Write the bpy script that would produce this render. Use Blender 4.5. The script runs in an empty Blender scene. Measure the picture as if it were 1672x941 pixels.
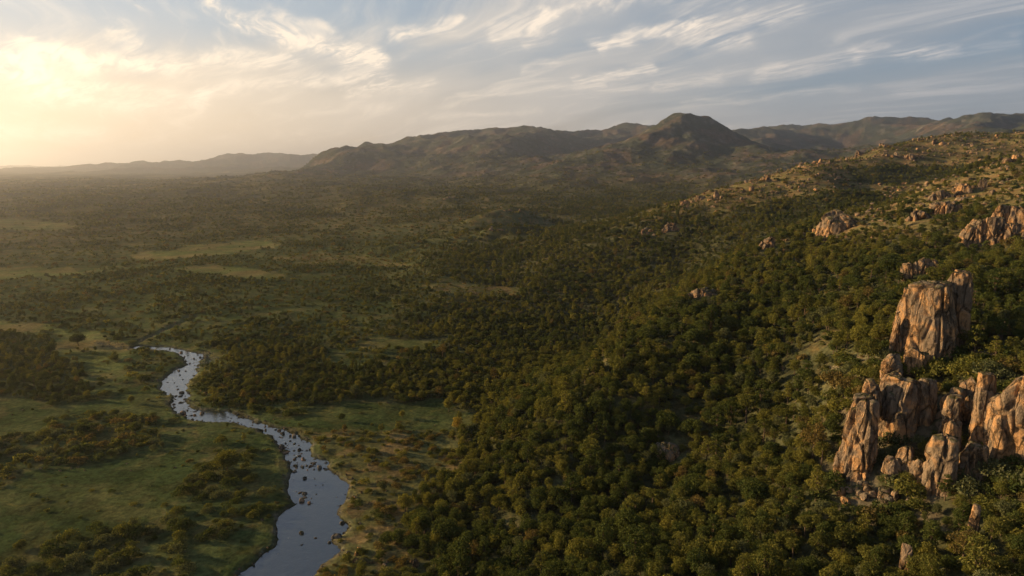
import bpy, bmesh, math, random
import numpy as np
from mathutils import Vector, Matrix

# ------------------------------------------------------------------ camera, sky, sun, exposure
scene = bpy.context.scene
COL = scene.collection
CZ = 75.0                       # the camera hovers 75 m above the stream
PITCH = math.radians(10.1)
FPX = 1115.0                    # focal length in photo pixels (24 mm)
cam_d = bpy.data.cameras.new('camera')
cam_d.lens = 36.0 * FPX / 1672.0
cam_d.sensor_width = 36.0
cam_d.clip_start = 1.0
cam_d.clip_end = 60000.0
cam = bpy.data.objects.new('camera', cam_d)
COL.objects.link(cam)
cam.location = (0, 0, CZ)
cam.rotation_euler = (math.radians(90) - PITCH, 0, 0)
scene.camera = cam

SUN_AZ = math.radians(-75.0)     # measured from +Y towards +X
SUN_EL = math.radians(12.5)
SUN_DIR = Vector((math.sin(SUN_AZ) * math.cos(SUN_EL), math.cos(SUN_AZ) * math.cos(SUN_EL), math.sin(SUN_EL)))
sun_d = bpy.data.lights.new('sun', 'SUN')
sun_d.energy = 5.0
sun_d.angle = math.radians(0.6)
sun_d.color = (1.0, 0.70, 0.37)
sun = bpy.data.objects.new('sun', sun_d)
COL.objects.link(sun)
sun.rotation_euler = SUN_DIR.to_track_quat('Z', 'Y').to_euler()

scene.view_settings.view_transform = 'Standard'
scene.view_settings.look = 'None'
scene.view_settings.exposure = 1.05
scene.view_settings.gamma = 1.0
scene.view_settings.use_curve_mapping = False
scene.cycles.use_denoising = True
scene.cycles.max_bounces = 5
scene.cycles.diffuse_bounces = 2
scene.cycles.glossy_bounces = 2
scene.cycles.transmission_bounces = 3
scene.cycles.volume_bounces = 0
scene.cycles.transparent_max_bounces = 4


class NT:
    """Small helper to write node trees."""
    def __init__(s, tree):
        s.t = tree
        tree.nodes.clear()

    def new(s, typ, **kw):
        n = s.t.nodes.new(typ)
        for k, v in kw.items():
            if k.startswith('i_'):
                key = k[2:]
                key = int(key) if key.isdigit() else key.replace('_', ' ')
                s.put(v, n.inputs[key])
            else:
                setattr(n, k, v)
        return n

    def put(s, v, sock):
        if isinstance(v, bpy.types.NodeSocket):
            s.t.links.new(v, sock)
        elif isinstance(v, bpy.types.Node):
            s.t.links.new(v.outputs[0], sock)
        else:
            sock.default_value = v

    def m(s, op, a, b=0.0, c=0.0, clamp=False):
        n = s.t.nodes.new('ShaderNodeMath')
        n.operation = op
        n.use_clamp = clamp
        s.put(a, n.inputs[0]); s.put(b, n.inputs[1])
        if op in ('MULTIPLY_ADD', 'SMOOTH_MIN', 'SMOOTH_MAX', 'COMPARE'):
            s.put(c, n.inputs[2])
        return n.outputs[0]

    def ramp(s, v, lo, hi, a=0.0, b=1.0, smooth=True):
        n = s.t.nodes.new('ShaderNodeMapRange')
        n.interpolation_type = 'SMOOTHSTEP' if smooth else 'LINEAR'
        s.put(v, n.inputs[0])
        for i, x in enumerate((lo, hi, a, b)):
            s.put(x, n.inputs[i + 1])
        return n.outputs[0]

    def mix(s, f, a, b, blend='MIX'):
        n = s.t.nodes.new('ShaderNodeMix')
        n.data_type = 'RGBA'
        n.blend_type = blend
        s.put(f, n.inputs[0]); s.put(a, n.inputs[6]); s.put(b, n.inputs[7])
        return n.outputs[2]

    def noise(s, vec, scale, detail=4.0, rough=0.55, dist=0.0, dims='3D'):
        n = s.t.nodes.new('ShaderNodeTexNoise')
        n.noise_dimensions = dims
        s.put(vec, n.inputs['Vector'])
        n.inputs['Scale'].default_value = scale
        n.inputs['Detail'].default_value = detail
        n.inputs['Roughness'].default_value = rough
        n.inputs['Distortion'].default_value = dist
        return n.outputs[0]

    def comb(s, x, y, z=0.0):
        n = s.t.nodes.new('ShaderNodeCombineXYZ')
        s.put(x, n.inputs[0]); s.put(y, n.inputs[1]); s.put(z, n.inputs[2])
        return n.outputs[0]

    def vm(s, op, a, b=(0, 0, 0)):
        n = s.t.nodes.new('ShaderNodeVectorMath')
        n.operation = op
        s.put(a, n.inputs[0]); s.put(b, n.inputs[1])
        return n.outputs[1] if op in ('DOT_PRODUCT', 'LENGTH', 'DISTANCE') else n.outputs[0]

    def scale(s, a, f):
        n = s.t.nodes.new('ShaderNodeVectorMath')
        n.operation = 'SCALE'
        s.put(a, n.inputs[0]); s.put(f, n.inputs[3])
        return n.outputs[0]


def C4(r, g, b):
    return (r, g, b, 1.0)


# ---- photo pixel <-> direction (used only to read positions off the photograph)
CP, SP = math.cos(PITCH), math.sin(PITCH)


def pix_dir(px, py):
    """Unit horizontal direction (dx, dy) and slope dz per horizontal metre."""
    u = (px - 836.0) / FPX
    v = -(py - 470.5) / FPX
    X, Y, Z = u, CP + v * SP, -SP + v * CP
    h = math.hypot(X, Y)
    return X / h, Y / h, Z / h


def azel(px, py):
    dx, dy, s = pix_dir(px, py)
    return math.atan2(dx, dy), math.atan(s)


def project(x, y, z):
    """World point arrays -> photo pixels."""
    z = z - CZ
    f = y * CP - z * SP
    v = y * SP + z * CP
    f = np.where(f > 1e-3, f, 1e-3)
    return 836.0 + FPX * x / f, 470.5 - FPX * v / f


# ---- world: Nishita sky with high cirrus written as nodes in the direction of view
def build_world():
    w = bpy.data.worlds.new('World')
    scene.world = w
    w.use_nodes = True
    w.cycles.sampling_method = 'MANUAL'
    w.cycles.sample_map_resolution = 256
    g = NT(w.node_tree)
    out = g.new('ShaderNodeOutputWorld')
    sky = g.new('ShaderNodeTexSky', sky_type='NISHITA')
    sky.sun_disc = False
    sky.sun_elevation = SUN_EL
    sky.sun_rotation = SUN_AZ
    sky.altitude = 900
    sky.air_density = 1.2
    sky.dust_density = 2.2
    sky.ozone_density = 1.6
    bg_sky = g.new('ShaderNodeBackground', i_Color=sky.outputs[0], i_Strength=SKY_STRENGTH)
    tc = g.new('ShaderNodeTexCoord')
    d = g.vm('NORMALIZE', tc.outputs['Generated'])
    sep = g.new('ShaderNodeSeparateXYZ', i_0=d)
    x, y, z = sep.outputs[0], sep.outputs[1], sep.outputs[2]
    az = g.m('ARCTAN2', x, y)
    el = g.m('ARCSINE', z)
    zc = g.m('ADD', g.m('MAXIMUM', z, 0.0), 0.10)
    # cloud plane coordinates, rotated so that the streaks run along azimuth A0
    A0 = math.radians(-34)
    pa = g.m('ADD', g.m('MULTIPLY', x, math.sin(A0)), g.m('MULTIPLY', y, math.cos(A0)))
    pb = g.m('SUBTRACT', g.m('MULTIPLY', x, math.cos(A0)), g.m('MULTIPLY', y, math.sin(A0)))
    pa = g.m('DIVIDE', pa, zc)
    pb = g.m('DIVIDE', pb, zc)
    P0 = g.comb(pa, pb, 0.0)
    warp = g.new('ShaderNodeTexNoise', i_Vector=P0)
    warp.inputs['Scale'].default_value = 0.45
    warp.inputs['Detail'].default_value = 3.0
    wv = g.scale(g.vm('SUBTRACT', warp.outputs[1], (0.5, 0.5, 0.5)), 1.3)
    P = g.vm('ADD', P0, wv)
    fib_v = g.vm('MULTIPLY', P, (0.34, 2.1, 1.0))
    fibre = g.noise(fib_v, 2.3, 9.0, 0.62, 0.5)
    soft_v = g.vm('MULTIPLY', P, (0.33, 1.0, 1.0))
    soft = g.noise(g.vm('ADD', soft_v, (3.7, 8.1, 0.0)), 0.95, 6.0, 0.52, 0.3)
    fine_v = g.vm('MULTIPLY', P, (0.8, 2.6, 1.0))
    fine = g.noise(fine_v, 6.0, 7.0, 0.62, 0.8)
    # broad veil: more of it to the right and towards the horizon
    veil = g.ramp(g.m('ADD', g.m('ADD', soft, g.ramp(el, 0.22, 0.02, 0.0, 0.16)), g.ramp(g.m('ADD', el, g.m('MULTIPLY', az, -0.18)), 0.17, 0.27, 0.03, -0.14)), 0.40, 0.68)
    cirrus = g.ramp(g.m('ADD', g.m('MULTIPLY', fibre, 0.7), g.m('MULTIPLY', soft, 0.35)), 0.50, 0.72)
    # single wisps and bands read off the photograph, as capsules in (azimuth, elevation)
    wob = g.new('ShaderNodeTexNoise', i_Vector=g.comb(g.m('MULTIPLY', az, 1.0), g.m('MULTIPLY', el, 2.0), 1.3))
    wob.inputs['Scale'].default_value = 7.0
    wob.inputs['Detail'].default_value = 6.0
    wob.inputs['Roughness'].default_value = 0.62
    ws = g.new('ShaderNodeSeparateColor', i_0=wob.outputs[1])
    azw = g.m('ADD', az, g.m('MULTIPLY', g.m('SUBTRACT', ws.outputs[0], 0.5), 0.10))
    elw = g.m('ADD', el, g.m('MULTIPLY', g.m('SUBTRACT', ws.outputs[1], 0.5), 0.060))
    total = None
    for (x0, y0, x1, y1, wd, amt) in WISPS:
        a0, e0 = azel(x0, y0)
        a1, e1 = azel(x1, y1)
        L2 = (a1 - a0) ** 2 + (e1 - e0) ** 2
        da, de = a1 - a0, e1 - e0
        u = g.m('SUBTRACT', azw, a0)
        v = g.m('SUBTRACT', elw, e0)
        t = g.m('DIVIDE', g.m('ADD', g.m('MULTIPLY', u, da), g.m('MULTIPLY', v, de)), L2, clamp=True)
        ru = g.m('SUBTRACT', u, g.m('MULTIPLY', t, da))
        rv = g.m('SUBTRACT', v, g.m('MULTIPLY', t, de))
        r2 = g.m('ADD', g.m('MULTIPLY', ru, ru), g.m('MULTIPLY', rv, rv))
        s = wd / FPX
        k = g.m('MULTIPLY', g.m('EXPONENT', g.m('MULTIPLY', r2, -1.0 / (s * s))), amt)
        total = k if total is None else g.m('ADD', total, k)
    brk = g.ramp(g.m('ADD', g.m('MULTIPLY', fine, 0.55), g.m('MULTIPLY', fibre, 0.45)), 0.38, 0.62, 0.16, 1.30)
    wisps = g.m('MULTIPLY', total, brk, clamp=True)
    # colour of the sunlit cloud falls off away from the sun's side
    glow_dir = azel(58, 128)
    gv = Vector((math.sin(glow_dir[0]) * math.cos(glow_dir[1]), math.cos(glow_dir[0]) * math.cos(glow_dir[1]), math.sin(glow_dir[1])))
    dt = g.vm('DOT_PRODUCT', d, tuple(gv))
    ang = g.m('ARCCOSINE', g.m('MINIMUM', dt, 0.99999))
    near = g.m('EXPONENT', g.m('MULTIPLY', ang, -2.3))            # broad
    halo = g.m('EXPONENT', g.m('MULTIPLY', g.m('MULTIPLY', ang, ang), -14.0))
    ga = g.m('SUBTRACT', az, glow_dir[0]); ge_ = g.m('SUBTRACT', elw, glow_dir[1])
    core = g.m('EXPONENT', g.m('MULTIPLY', g.m('ADD', g.m('MULTIPLY', ga, ga), g.m('MULTIPLY', g.m('MULTIPLY', ge_, ge_), 9.0)), -90.0))
    grey = g.mix(g.ramp(az, 0.0, 0.6), C4(0.42, 0.415, 0.415), C4(0.235, 0.27, 0.315))
    veil_col = g.mix(near, grey, C4(0.86, 0.69, 0.47))
    lit_col = g.mix(near, g.mix(g.ramp(az, 0.15, 0.62), C4(0.76, 0.65, 0.54), C4(0.46, 0.44, 0.44)), C4(0.97, 0.80, 0.58))
    base_col = g.mix(g.ramp(az, -0.5, 0.55), C4(0.40, 0.455, 0.51), C4(0.155, 0.225, 0.325))
    base_col = g.mix(g.ramp(el, 0.30, 0.55), base_col, C4(0.115, 0.165, 0.27))
    base_col = g.mix(g.ramp(el, 0.20, 0.0, 0.0, 0.85), base_col, g.mix(g.ramp(az, -0.45, 0.45), C4(1.0, 0.62, 0.27), C4(0.26, 0.30, 0.37)))
    bg_air = g.new('ShaderNodeBackground', i_Color=base_col, i_Strength=0.65)
    s1 = g.new('ShaderNodeMixShader', i_0=0.66, i_1=bg_sky.outputs[0], i_2=bg_air.outputs[0])
    col = veil_col
    bg_veil = g.new('ShaderNodeBackground', i_Color=col, i_Strength=0.655)
    s2 = g.new('ShaderNodeMixShader', i_0=g.m('MULTIPLY', veil, 0.72), i_1=s1.outputs[0], i_2=bg_veil.outputs[0])
    bg_lit = g.new('ShaderNodeBackground', i_Color=lit_col, i_Strength=0.70)
    k = g.m('MAXIMUM', g.m('MULTIPLY', g.m('MULTIPLY', cirrus, 0.55), g.ramp(g.m('ADD', el, g.m('MULTIPLY', az, -0.18)), 0.20, 0.30, 1.0, 0.45)), wisps)
    s3 = g.new('ShaderNodeMixShader', i_0=g.m('MULTIPLY', k, 0.92, clamp=True), i_1=s2.outputs[0], i_2=bg_lit.outputs[0])
    low = g.m('EXPONENT', g.m('MULTIPLY', g.m('ADD', g.m('MULTIPLY', g.m('MULTIPLY', ga, ga), 4.0), g.m('MULTIPLY', g.m('MULTIPLY', el, el), 70.0)), -1.0))
    gl = g.m('ADD', g.m('MULTIPLY', low, 0.05), g.m('ADD', g.m('MULTIPLY', halo, 0.03), g.m('MULTIPLY', g.m('MULTIPLY', core, 0.05), g.m('ADD', fine, wisps))))
    bg_glow = g.new('ShaderNodeBackground', i_Color=C4(1.0, 0.66, 0.40), i_Strength=gl)
    s4 = g.new('ShaderNodeAddShader', i_0=s3.outputs[0], i_1=bg_glow.outputs[0])
    g.put(s4.outputs[0], out.inputs[0])


SKY_STRENGTH = 0.05
# photo pixels x0, y0, x1, y1, half width, strength
WISPS = [
    (345, 5, 470, 62, 11, 0.9), (470, 62, 600, 92, 13, 0.9), (440, 25, 520, 45, 9, 0.55),
    (330, 90, 480, 100, 14, 0.75), (-60, 82, 120, 96, 16, 0.9), (0, 120, 110, 150, 17, 0.9), (120, 98, 300, 104, 13, 0.75), (140, 140, 330, 152, 8, 0.45),
    (0, 55, 50, 72, 8, 0.55), (195, 62, 215, 80, 13, 0.5), (228, 28, 236, 34, 6, 0.35),
    (60, 165, 330, 170, 13, 0.55), (330, 150, 620, 125, 12, 0.6), (560, 155, 700, 140, 13, 0.6),
    (640, 58, 745, 33, 10, 0.75), (560, 100, 610, 95, 12, 0.6), (800, 50, 900, 28, 16, 0.7), (900, 30, 985, 8, 14, 0.7),
    (860, 62, 930, 36, 7, 0.5), (985, 70, 1130, 45, 8, 0.75), (1120, 60, 1230, 60, 13, 0.55), (1130, 40, 1300, 5, 13, 0.6),
    (950, 122, 1060, 105, 7, 0.6), (860, 110, 920, 90, 5, 0.45), (1060, 135, 1180, 122, 9, 0.4), (1240, 112, 1390, 92, 11, 0.55),
    (1390, 92, 1560, 68, 7, 0.5), (1450, 85, 1672, 60, 10, 0.3), (700, 190, 880, 180, 6, 0.4), (1110, 170, 1390, 145, 5, 0.25),
    (760, 155, 980, 132, 6, 0.4), (0, 225, 160, 225, 10, 0.6), (200, 240, 420, 235, 7, 0.35), (1000, 15, 1080, 0, 9, 0.4),
]
build_world()


# ------------------------------------------------------------------ noise in numpy
def _hash(ix, iy, iz):
    h = (ix.astype(np.uint32) * np.uint32(374761393) + iy.astype(np.uint32) * np.uint32(668265263)
         + iz.astype(np.uint32) * np.uint32(2246822519))
    h = (h ^ (h >> np.uint32(13))) * np.uint32(1274126177)
    return h ^ (h >> np.uint32(16))


_G3 = np.array([(1, 1, 0), (-1, 1, 0), (1, -1, 0), (-1, -1, 0), (1, 0, 1), (-1, 0, 1), (1, 0, -1), (-1, 0, -1),
                (0, 1, 1), (0, -1, 1), (0, 1, -1), (0, -1, -1), (1, 1, 0), (0, -1, 1), (-1, 1, 0), (0, -1, -1)], dtype=np.float64)


_G2 = np.array([(math.cos(k * math.pi / 8 + 0.2), math.sin(k * math.pi / 8 + 0.2)) for k in range(16)], dtype=np.float32)


def perlin2(x, y):
    x = np.asarray(x); y = np.asarray(y)
    fx, fy = np.floor(x), np.floor(y)
    ix, iy = fx.astype(np.int32).view(np.uint32), fy.astype(np.int32).view(np.uint32)
    dx, dy = (x - fx).astype(np.float32), (y - fy).astype(np.float32)
    u = dx * dx * dx * (dx * (dx * 6 - 15) + 10)
    v = dy * dy * dy * (dy * (dy * 6 - 15) + 10)

    def corner(a, b):
        h = (ix + np.uint32(a)) * np.uint32(374761393) + (iy + np.uint32(b)) * np.uint32(668265263)
        h = (h ^ (h >> np.uint32(13))) * np.uint32(1274126177)
        h = (h ^ (h >> np.uint32(16))) & np.uint32(15)
        return _G2[:, 0][h] * (dx - a) + _G2[:, 1][h] * (dy - b)
    p = corner(0, 0); p += u * (corner(1, 0) - p)
    q = corner(0, 1); q += u * (corner(1, 1) - q)
    return 1.1 * (p + v * (q - p))


def perlin(x, y, z=None):
    if z is None and np.ndim(x) > 0:
        return perlin2(x, y)
    x = np.asarray(x, dtype=np.float64); y = np.asarray(y, dtype=np.float64)
    two = z is None
    z = np.zeros_like(x) + 0.37 if two else np.asarray(z, dtype=np.float64)
    fx, fy, fz = np.floor(x), np.floor(y), np.floor(z)
    ix, iy, iz = fx.astype(np.int64), fy.astype(np.int64), fz.astype(np.int64)
    dx, dy, dz = x - fx, y - fy, z - fz
    s = lambda t: t * t * t * (t * (t * 6 - 15) + 10)
    u, v, w = s(dx), s(dy), s(dz)
    out = 0.0
    for a in (0, 1):
        wa = u if a else 1 - u
        for b in (0, 1):
            wb = v if b else 1 - v
            for c in (0, 1):
                wc = w if c else 1 - w
                g = _G3[(_hash(ix + a, iy + b, iz + c) & np.uint32(15)).astype(np.int64)]
                out = out + wa * wb * wc * (g[..., 0] * (dx - a) + g[..., 1] * (dy - b) + g[..., 2] * (dz - c))
    return out


def fbm(x, y, octaves=4, gain=0.5, seed=0.0, z=None):
    a, tot, f = 1.0, 0.0, 1.0
    for k in range(octaves):
        o = seed + 17.3 * k
        tot = tot + a * perlin(x * f + o, y * f - o, None if z is None else z * f + o)
        a *= gain
        f *= 2.03
    return tot


def ridged(x, y, octaves=4, gain=0.5, seed=0.0, z=None):
    a, tot, f, n = 1.0, 0.0, 1.0, 0.0
    for k in range(octaves):
        o = seed + 11.7 * k
        tot = tot + a * (1 - np.abs(perlin(x * f + o, y * f + o, None if z is None else z * f - o)) * 2.0)
        n += a
        a *= gain
        f *= 2.07
    return tot / n


def sstep(lo, hi, v):
    t = np.clip((v - lo) / (hi - lo), 0, 1)
    return t * t * (3 - 2 * t)


# ------------------------------------------------------------------ the land
def W(px, py, d):
    """World point seen at photo pixel (px, py), d metres away over the ground."""
    dx, dy, s = pix_dir(px, py)
    return (dx * d, dy * d, CZ + s * d)


def Wz(px, d, z):
    """World point below the horizon column px, d metres away, at height z."""
    dx, dy, _ = pix_dir(px, 272)
    return (dx * d, dy * d, z)


CTRL = []
# flat valley floor, left and centre
for px in (-900, -500, -200, 100, 400, 650):
    for d in (70, 110, 160, 230, 330, 470, 650):
        CTRL.append(Wz(px, d, 0.6))
for px in (-900, -500, -200, 100):
    CTRL += [Wz(px, 950, 2.0), Wz(px, 1500, 6.0), Wz(px, 2400, 14.0), Wz(px, 5000, 22), Wz(px, 12000, 30)]
CTRL += [Wz(400, 950, 3), Wz(400, 1500, 7), Wz(400, 2300, 12), Wz(400, 5000, 22), Wz(400, 12000, 30)]
CTRL += [Wz(780, 90, 3), Wz(780, 150, 1.5), Wz(800, 210, 1.0), Wz(800, 300, 1.0), Wz(820, 400, 4.0), Wz(700, 480, 5)]
CTRL += [Wz(650, 800, 7), Wz(620, 1200, 10), Wz(640, 1800, 14), Wz(650, 3000, 22)]
CTRL += [Wz(800, 560, 8), Wz(820, 700, 10), Wz(850, 900, 9), Wz(850, 1200, 11), Wz(850, 1700, 16), Wz(850, 3000, 25)]
CTRL += [W(930, 385, 520), Wz(950, 700, 12), Wz(980, 1000, 12), Wz(1000, 1500, 16), Wz(1000, 3000, 30)]
# bottom of the slope and the spur that comes down towards the stream
CTRL += [Wz(900, 70, 7), Wz(900, 110, 5), Wz(1100, 70, 12), Wz(1100, 110, 10), Wz(1300, 70, 15), Wz(1300, 100, 14.5),
         Wz(1500, 70, 17), Wz(1500, 100, 17), Wz(1672, 70, 20), Wz(1672, 100, 21), Wz(1900, 80, 24), Wz(2300, 80, 28)]
CTRL += [W(950, 780, 142), W(1080, 740, 152), W(1200, 700, 160), W(1300, 690, 152), W(1330, 800, 126),
         W(1430, 815, 121), W(1560, 815, 120), W(1672, 800, 120), W(1850, 790, 122),
         W(1440, 600, 153), W(1530, 600, 153), W(1620, 600, 150), W(1760, 600, 152), W(2000, 560, 150)]
CTRL += [W(900, 680, 167), W(1000, 592, 192), W(1100, 505, 232), W(1180, 450, 262), W(1240, 405, 292),
         W(1200, 600, 187), W(1300, 560, 188), W(1250, 500, 222), W(1400, 500, 196), W(1400, 440, 232),
         W(1660, 520, 172), W(1660, 460, 200), W(1850, 450, 190),
         W(1350, 385, 310), W(1350, 352, 345), W(1450, 400, 262), W(1560, 400, 250), W(1672, 404, 238), W(1850, 400, 235),
         W(1450, 330, 382), W(1530, 345, 318), W(1530, 294, 412), W(1600, 322, 345), W(1672, 330, 315), W(1640, 264, 432),
         W(1700, 262, 436), W(1850, 262, 430), W(1850, 330, 310), W(2200, 300, 330)]
# gully behind the crest, then the long ridge behind it
CTRL += [Wz(1000, 260, 4), Wz(1000, 350, 4), Wz(1100, 330, 14), Wz(1120, 420, 18), Wz(1200, 370, 26), Wz(1250, 370, 31),
         Wz(1250, 430, 35), Wz(1350, 430, 42), Wz(1400, 500, 50), Wz(1480, 480, 54), Wz(1560, 520, 64), Wz(1650, 560, 76),
         Wz(1850, 560, 80), Wz(1400, 600, 60)]
CTRL += [W(1000, 366, 545), W(1060, 346, 555), W(1110, 333, 562), W(1170, 315, 575), W(1240, 296, 600), W(1330, 272, 650),
         W(1390, 264, 690), W(1440, 243, 760), W(1500, 225, 830), W(1560, 217, 860), W(1672, 218, 890), W(1850, 205, 900),
         W(1470, 268, 700), W(1550, 258, 740), W(1660, 262, 700), W(1100, 372, 480), W(1180, 352, 490), W(1280, 318, 540)]
CTRL += [Wz(1060, 760, 20), Wz(1150, 860, 20), Wz(1250, 950, 28), Wz(1400, 1000, 62), Wz(1600, 1200, 80), Wz(1850, 1200, 90),
         Wz(1150, 1250, 16), Wz(1300, 1500, 36), Wz(1500, 2000, 80), Wz(1700, 2000, 90), Wz(1150, 3000, 40), Wz(1500, 3500, 90)]
CTRL += [Wz(2600, 500, 80), Wz(2600, 1500, 100), Wz(2600, 4000, 100), Wz(1200, 12000, 60), Wz(2200, 12000, 60), Wz(2200, 150, 44), Wz(-2600, 200, 1), Wz(-2600, 1500, 10)]
for a in range(100, 265, 20):
    for d in (70, 250, 1200, 6000):
        aa = math.radians(a)
        CTRL.append((math.sin(aa) * d, math.cos(aa) * d, 14 if a < 180 else 4))
CTRL = np.array(CTRL)


def _feat(x, y):
    """Smooth land coordinates: a plane bent so that detail grows coarser with distance."""
    d = np.sqrt(x * x + y * y) + 1e-6
    r = np.log(d / 15.0)
    return r * x / d, r * y / d


_fc = np.stack(_feat(CTRL[:, 0], CTRL[:, 1]), 1)


def _tps(r2):
    return 0.5 * r2 * np.log(r2 + 1e-12)


def _solve():
    n = len(_fc)
    r2 = ((_fc[:, None] - _fc[None]) ** 2).sum(-1)
    K = _tps(r2) + np.eye(n) * 4e-4
    Pm = np.concatenate([np.ones((n, 1)), _fc], 1)
    A = np.zeros((n + 3, n + 3))
    A[:n, :n] = K; A[:n, n:] = Pm; A[n:, :n] = Pm.T
    b = np.concatenate([CTRL[:, 2], np.zeros(3)])
    return np.linalg.solve(A, b)


_sol = _solve()


def tps_height(x, y):
    u, v = _feat(x, y)
    out = _sol[-3] + _sol[-2] * u + _sol[-1] * v
    for k in range(len(_fc)):
        r2 = (u - _fc[k, 0]) ** 2 + (v - _fc[k, 1]) ** 2
        out = out + _sol[k] * _tps(r2)
    return out


# mountain crests: (pixel x, pixel y, metres away); width of the flank in metres, sharpness
RIDGES = [
    ([(455, 296, 2700, 60), (490, 282, 2900, 70), (520, 261, 3150, 90), (550, 243, 3350, 120), (620, 231, 3450, 240), (690, 223, 3500, 480), (740, 226, 3500, 700), (785, 216, 3550, 850),
      (815, 209, 3600, 1250), (850, 212, 3700, 1250), (900, 209, 3750, 1250), (960, 207, 3800, 1250), (1010, 211, 3900, 1250), (1060, 205, 4000, 1250), (1150, 206, 4300, 1250)], 900, 1.4),
    ([(1100, 204, 4300), (1150, 203, 4400), (1240, 201, 4600), (1330, 201, 4500), (1400, 197, 4300), (1450, 194, 4100), (1500, 190, 4000), (1600, 184, 3800), (1672, 179, 3600),
      (1900, 168, 3500), (2400, 160, 3400)], 1300, 1.35),
    ([(690, 222, 3480), (650, 240, 3150), (590, 262, 2750), (540, 284, 2350), (500, 303, 1850)], 380, 1.5),
    ([(815, 211, 3580), (760, 236, 3100), (700, 260, 2700), (650, 286, 2150), (600, 308, 1600)], 460, 1.5),
    ([(960, 209, 3780), (905, 232, 3300), (850, 256, 2850), (800, 284, 2200), (755, 306, 1650)], 480, 1.5),
    ([(1040, 208, 3950), (1000, 232, 3300), (955, 258, 2800), (900, 288, 2000), (870, 312, 1500)], 460, 1.5),
    ([(955, 292, 1900), (1000, 262, 2150), (1040, 232, 2300), (1075, 207, 2400), (1095, 197, 2430), (1112, 192, 2450), (1135, 199, 2450),
      (1160, 217, 2470), (1190, 248, 2490), (1220, 280, 2510)], 430, 1.4),
    ([(1112, 193, 2440), (1095, 225, 2250), (1060, 262, 1950), (1020, 300, 1500), (985, 325, 1150)], 450, 1.4),
    ([(1330, 202, 4450), (1300, 225, 3700), (1265, 250, 3100)], 360, 1.4),
    ([(1480, 192, 4020), (1420, 215, 3300), (1360, 238, 2500), (1310, 250, 2050), (1270, 280, 1700), (1200, 312, 1250)], 360, 1.4),
    ([(1640, 182, 3700), (1600, 205, 3000), (1560, 214, 2400)], 380, 1.4),
    ([(1850, 175, 3500), (1760, 195, 2600), (1690, 208, 1900)], 360, 1.4),
    ([(150, 273, 9500), (230, 268, 9000), (300, 259, 8600), (350, 255, 8400), (430, 251, 8000), (520, 249, 7600), (600, 246, 7400), (700, 246, 7400)], 1300, 1.3),
    ([(-700, 266, 15000), (-300, 269, 15000), (-100, 271, 15500), (60, 270, 15500), (160, 272, 15500), (330, 270, 15500)], 1600, 1.5),
    ([(-900, 262, 8000), (-600, 264, 7500), (-350, 270, 7000)], 900, 1.5),
    # low rocky knolls on the valley side of the range
    ([(700, 398, 640), (760, 372, 690), (800, 352, 740), (838, 341, 770), (870, 352, 800)], 44, 1.6),
    ([(640, 402, 590), (700, 390, 610), (770, 384, 600), (820, 372, 600), (870, 372, 610)], 34, 1.6),
    ([(600, 352, 1000), (670, 334, 1080), (742, 320, 1150), (770, 330, 1180)], 85, 1.6),
    ([(270, 318, 1700), (300, 306, 1800), (345, 303, 1850), (400, 312, 1900)], 130, 1.6),
    ([(380, 352, 1150), (470, 338, 1250), (560, 330, 1350)], 110, 1.6),
]


def ridge_field(x, y, base):
    h = base.copy()
    keep = sstep(900, 1500, np.hypot(x, y)) + (1 - sstep(900, 1500, np.hypot(x, y))) * sstep(0.36, 0.30, np.arctan2(x, y))
    for k, (pts, wd, pw) in enumerate(RIDGES):
        P = np.array([W(*p[:3]) for p in pts])
        wl = np.array([p[3] if len(p) > 3 else wd for p in pts], dtype=np.float64)
        wob = np.clip(1.0 + 0.75 * fbm(x / (wd * 0.8), y / (wd * 0.8), 3, 0.45, 3.1 * k), 0.6, 1.3)
        rise = np.zeros_like(x)
        for a, b, wa, wb in zip(P[:-1], P[1:], wl[:-1], wl[1:]):
            d = b[:2] - a[:2]
            t = np.clip(((x - a[0]) * d[0] + (y - a[1]) * d[1]) / (d @ d), 0, 1)
            q = np.hypot(x - a[0] - t * d[0], y - a[1] - t * d[1])
            prof = np.exp(-(q / ((wa + t * (wb - wa)) * wob)) ** pw)
            prof = np.maximum(prof - 0.12, 0) / 0.88
            rise = np.maximum(rise, np.maximum(a[2] + t * (b[2] - a[2]) - base, 0) * prof)
        if P[:, 1].min() > 1000:
            rise = rise * keep
        if k == 0:         # the range ends in a steep shoulder
            rise = rise * sstep(-0.335, -0.225, np.arctan2(x, y) + 0.02 * fbm(x / 300, y / 300, 3, 0.5, 5.5))
        cand = base + rise
        kk = 0.03 * wd
        h = np.maximum(h, cand) + np.maximum(2 * kk - np.abs(h - cand), 0) ** 2 / (8 * kk) * np.clip((cand - base) / (6 * kk), 0, 1) * np.clip((h - base) / (6 * kk), 0, 1)
    return h


# ---- the stream, banks read off the photograph and laid on the valley floor (water level 0)
BANK_L = [(350, 985), (392, 938), (413, 923), (444, 893), (452, 866), (450, 845), (480, 823), (465, 806), (467, 785), (477, 770), (466, 750),
          (452, 721), (420, 702), (384, 692), (352, 690), (329, 691), (316, 688), (300, 682), (286, 677), (276, 662), (280, 650), (260, 637), (265, 621), (286, 604),
          (305, 596), (299, 587), (293, 579), (273, 574), (240, 571), (208, 570)]
BANK_R = [(480, 985), (517, 938), (535, 917), (556, 899), (547, 884), (565, 869), (568, 857), (553, 839), (565, 821), (574, 797), (559, 782),
          (535, 767), (537, 753), (508, 745), (510, 727), (481, 706), (455, 700), (407, 684), (380, 674), (345, 671), (316, 668), (305, 657), (312, 647), (304, 632), (308, 623),
          (321, 615), (321, 602), (333, 587), (333, 579), (307, 573), (286, 568), (259, 566), (222, 566)]
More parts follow.
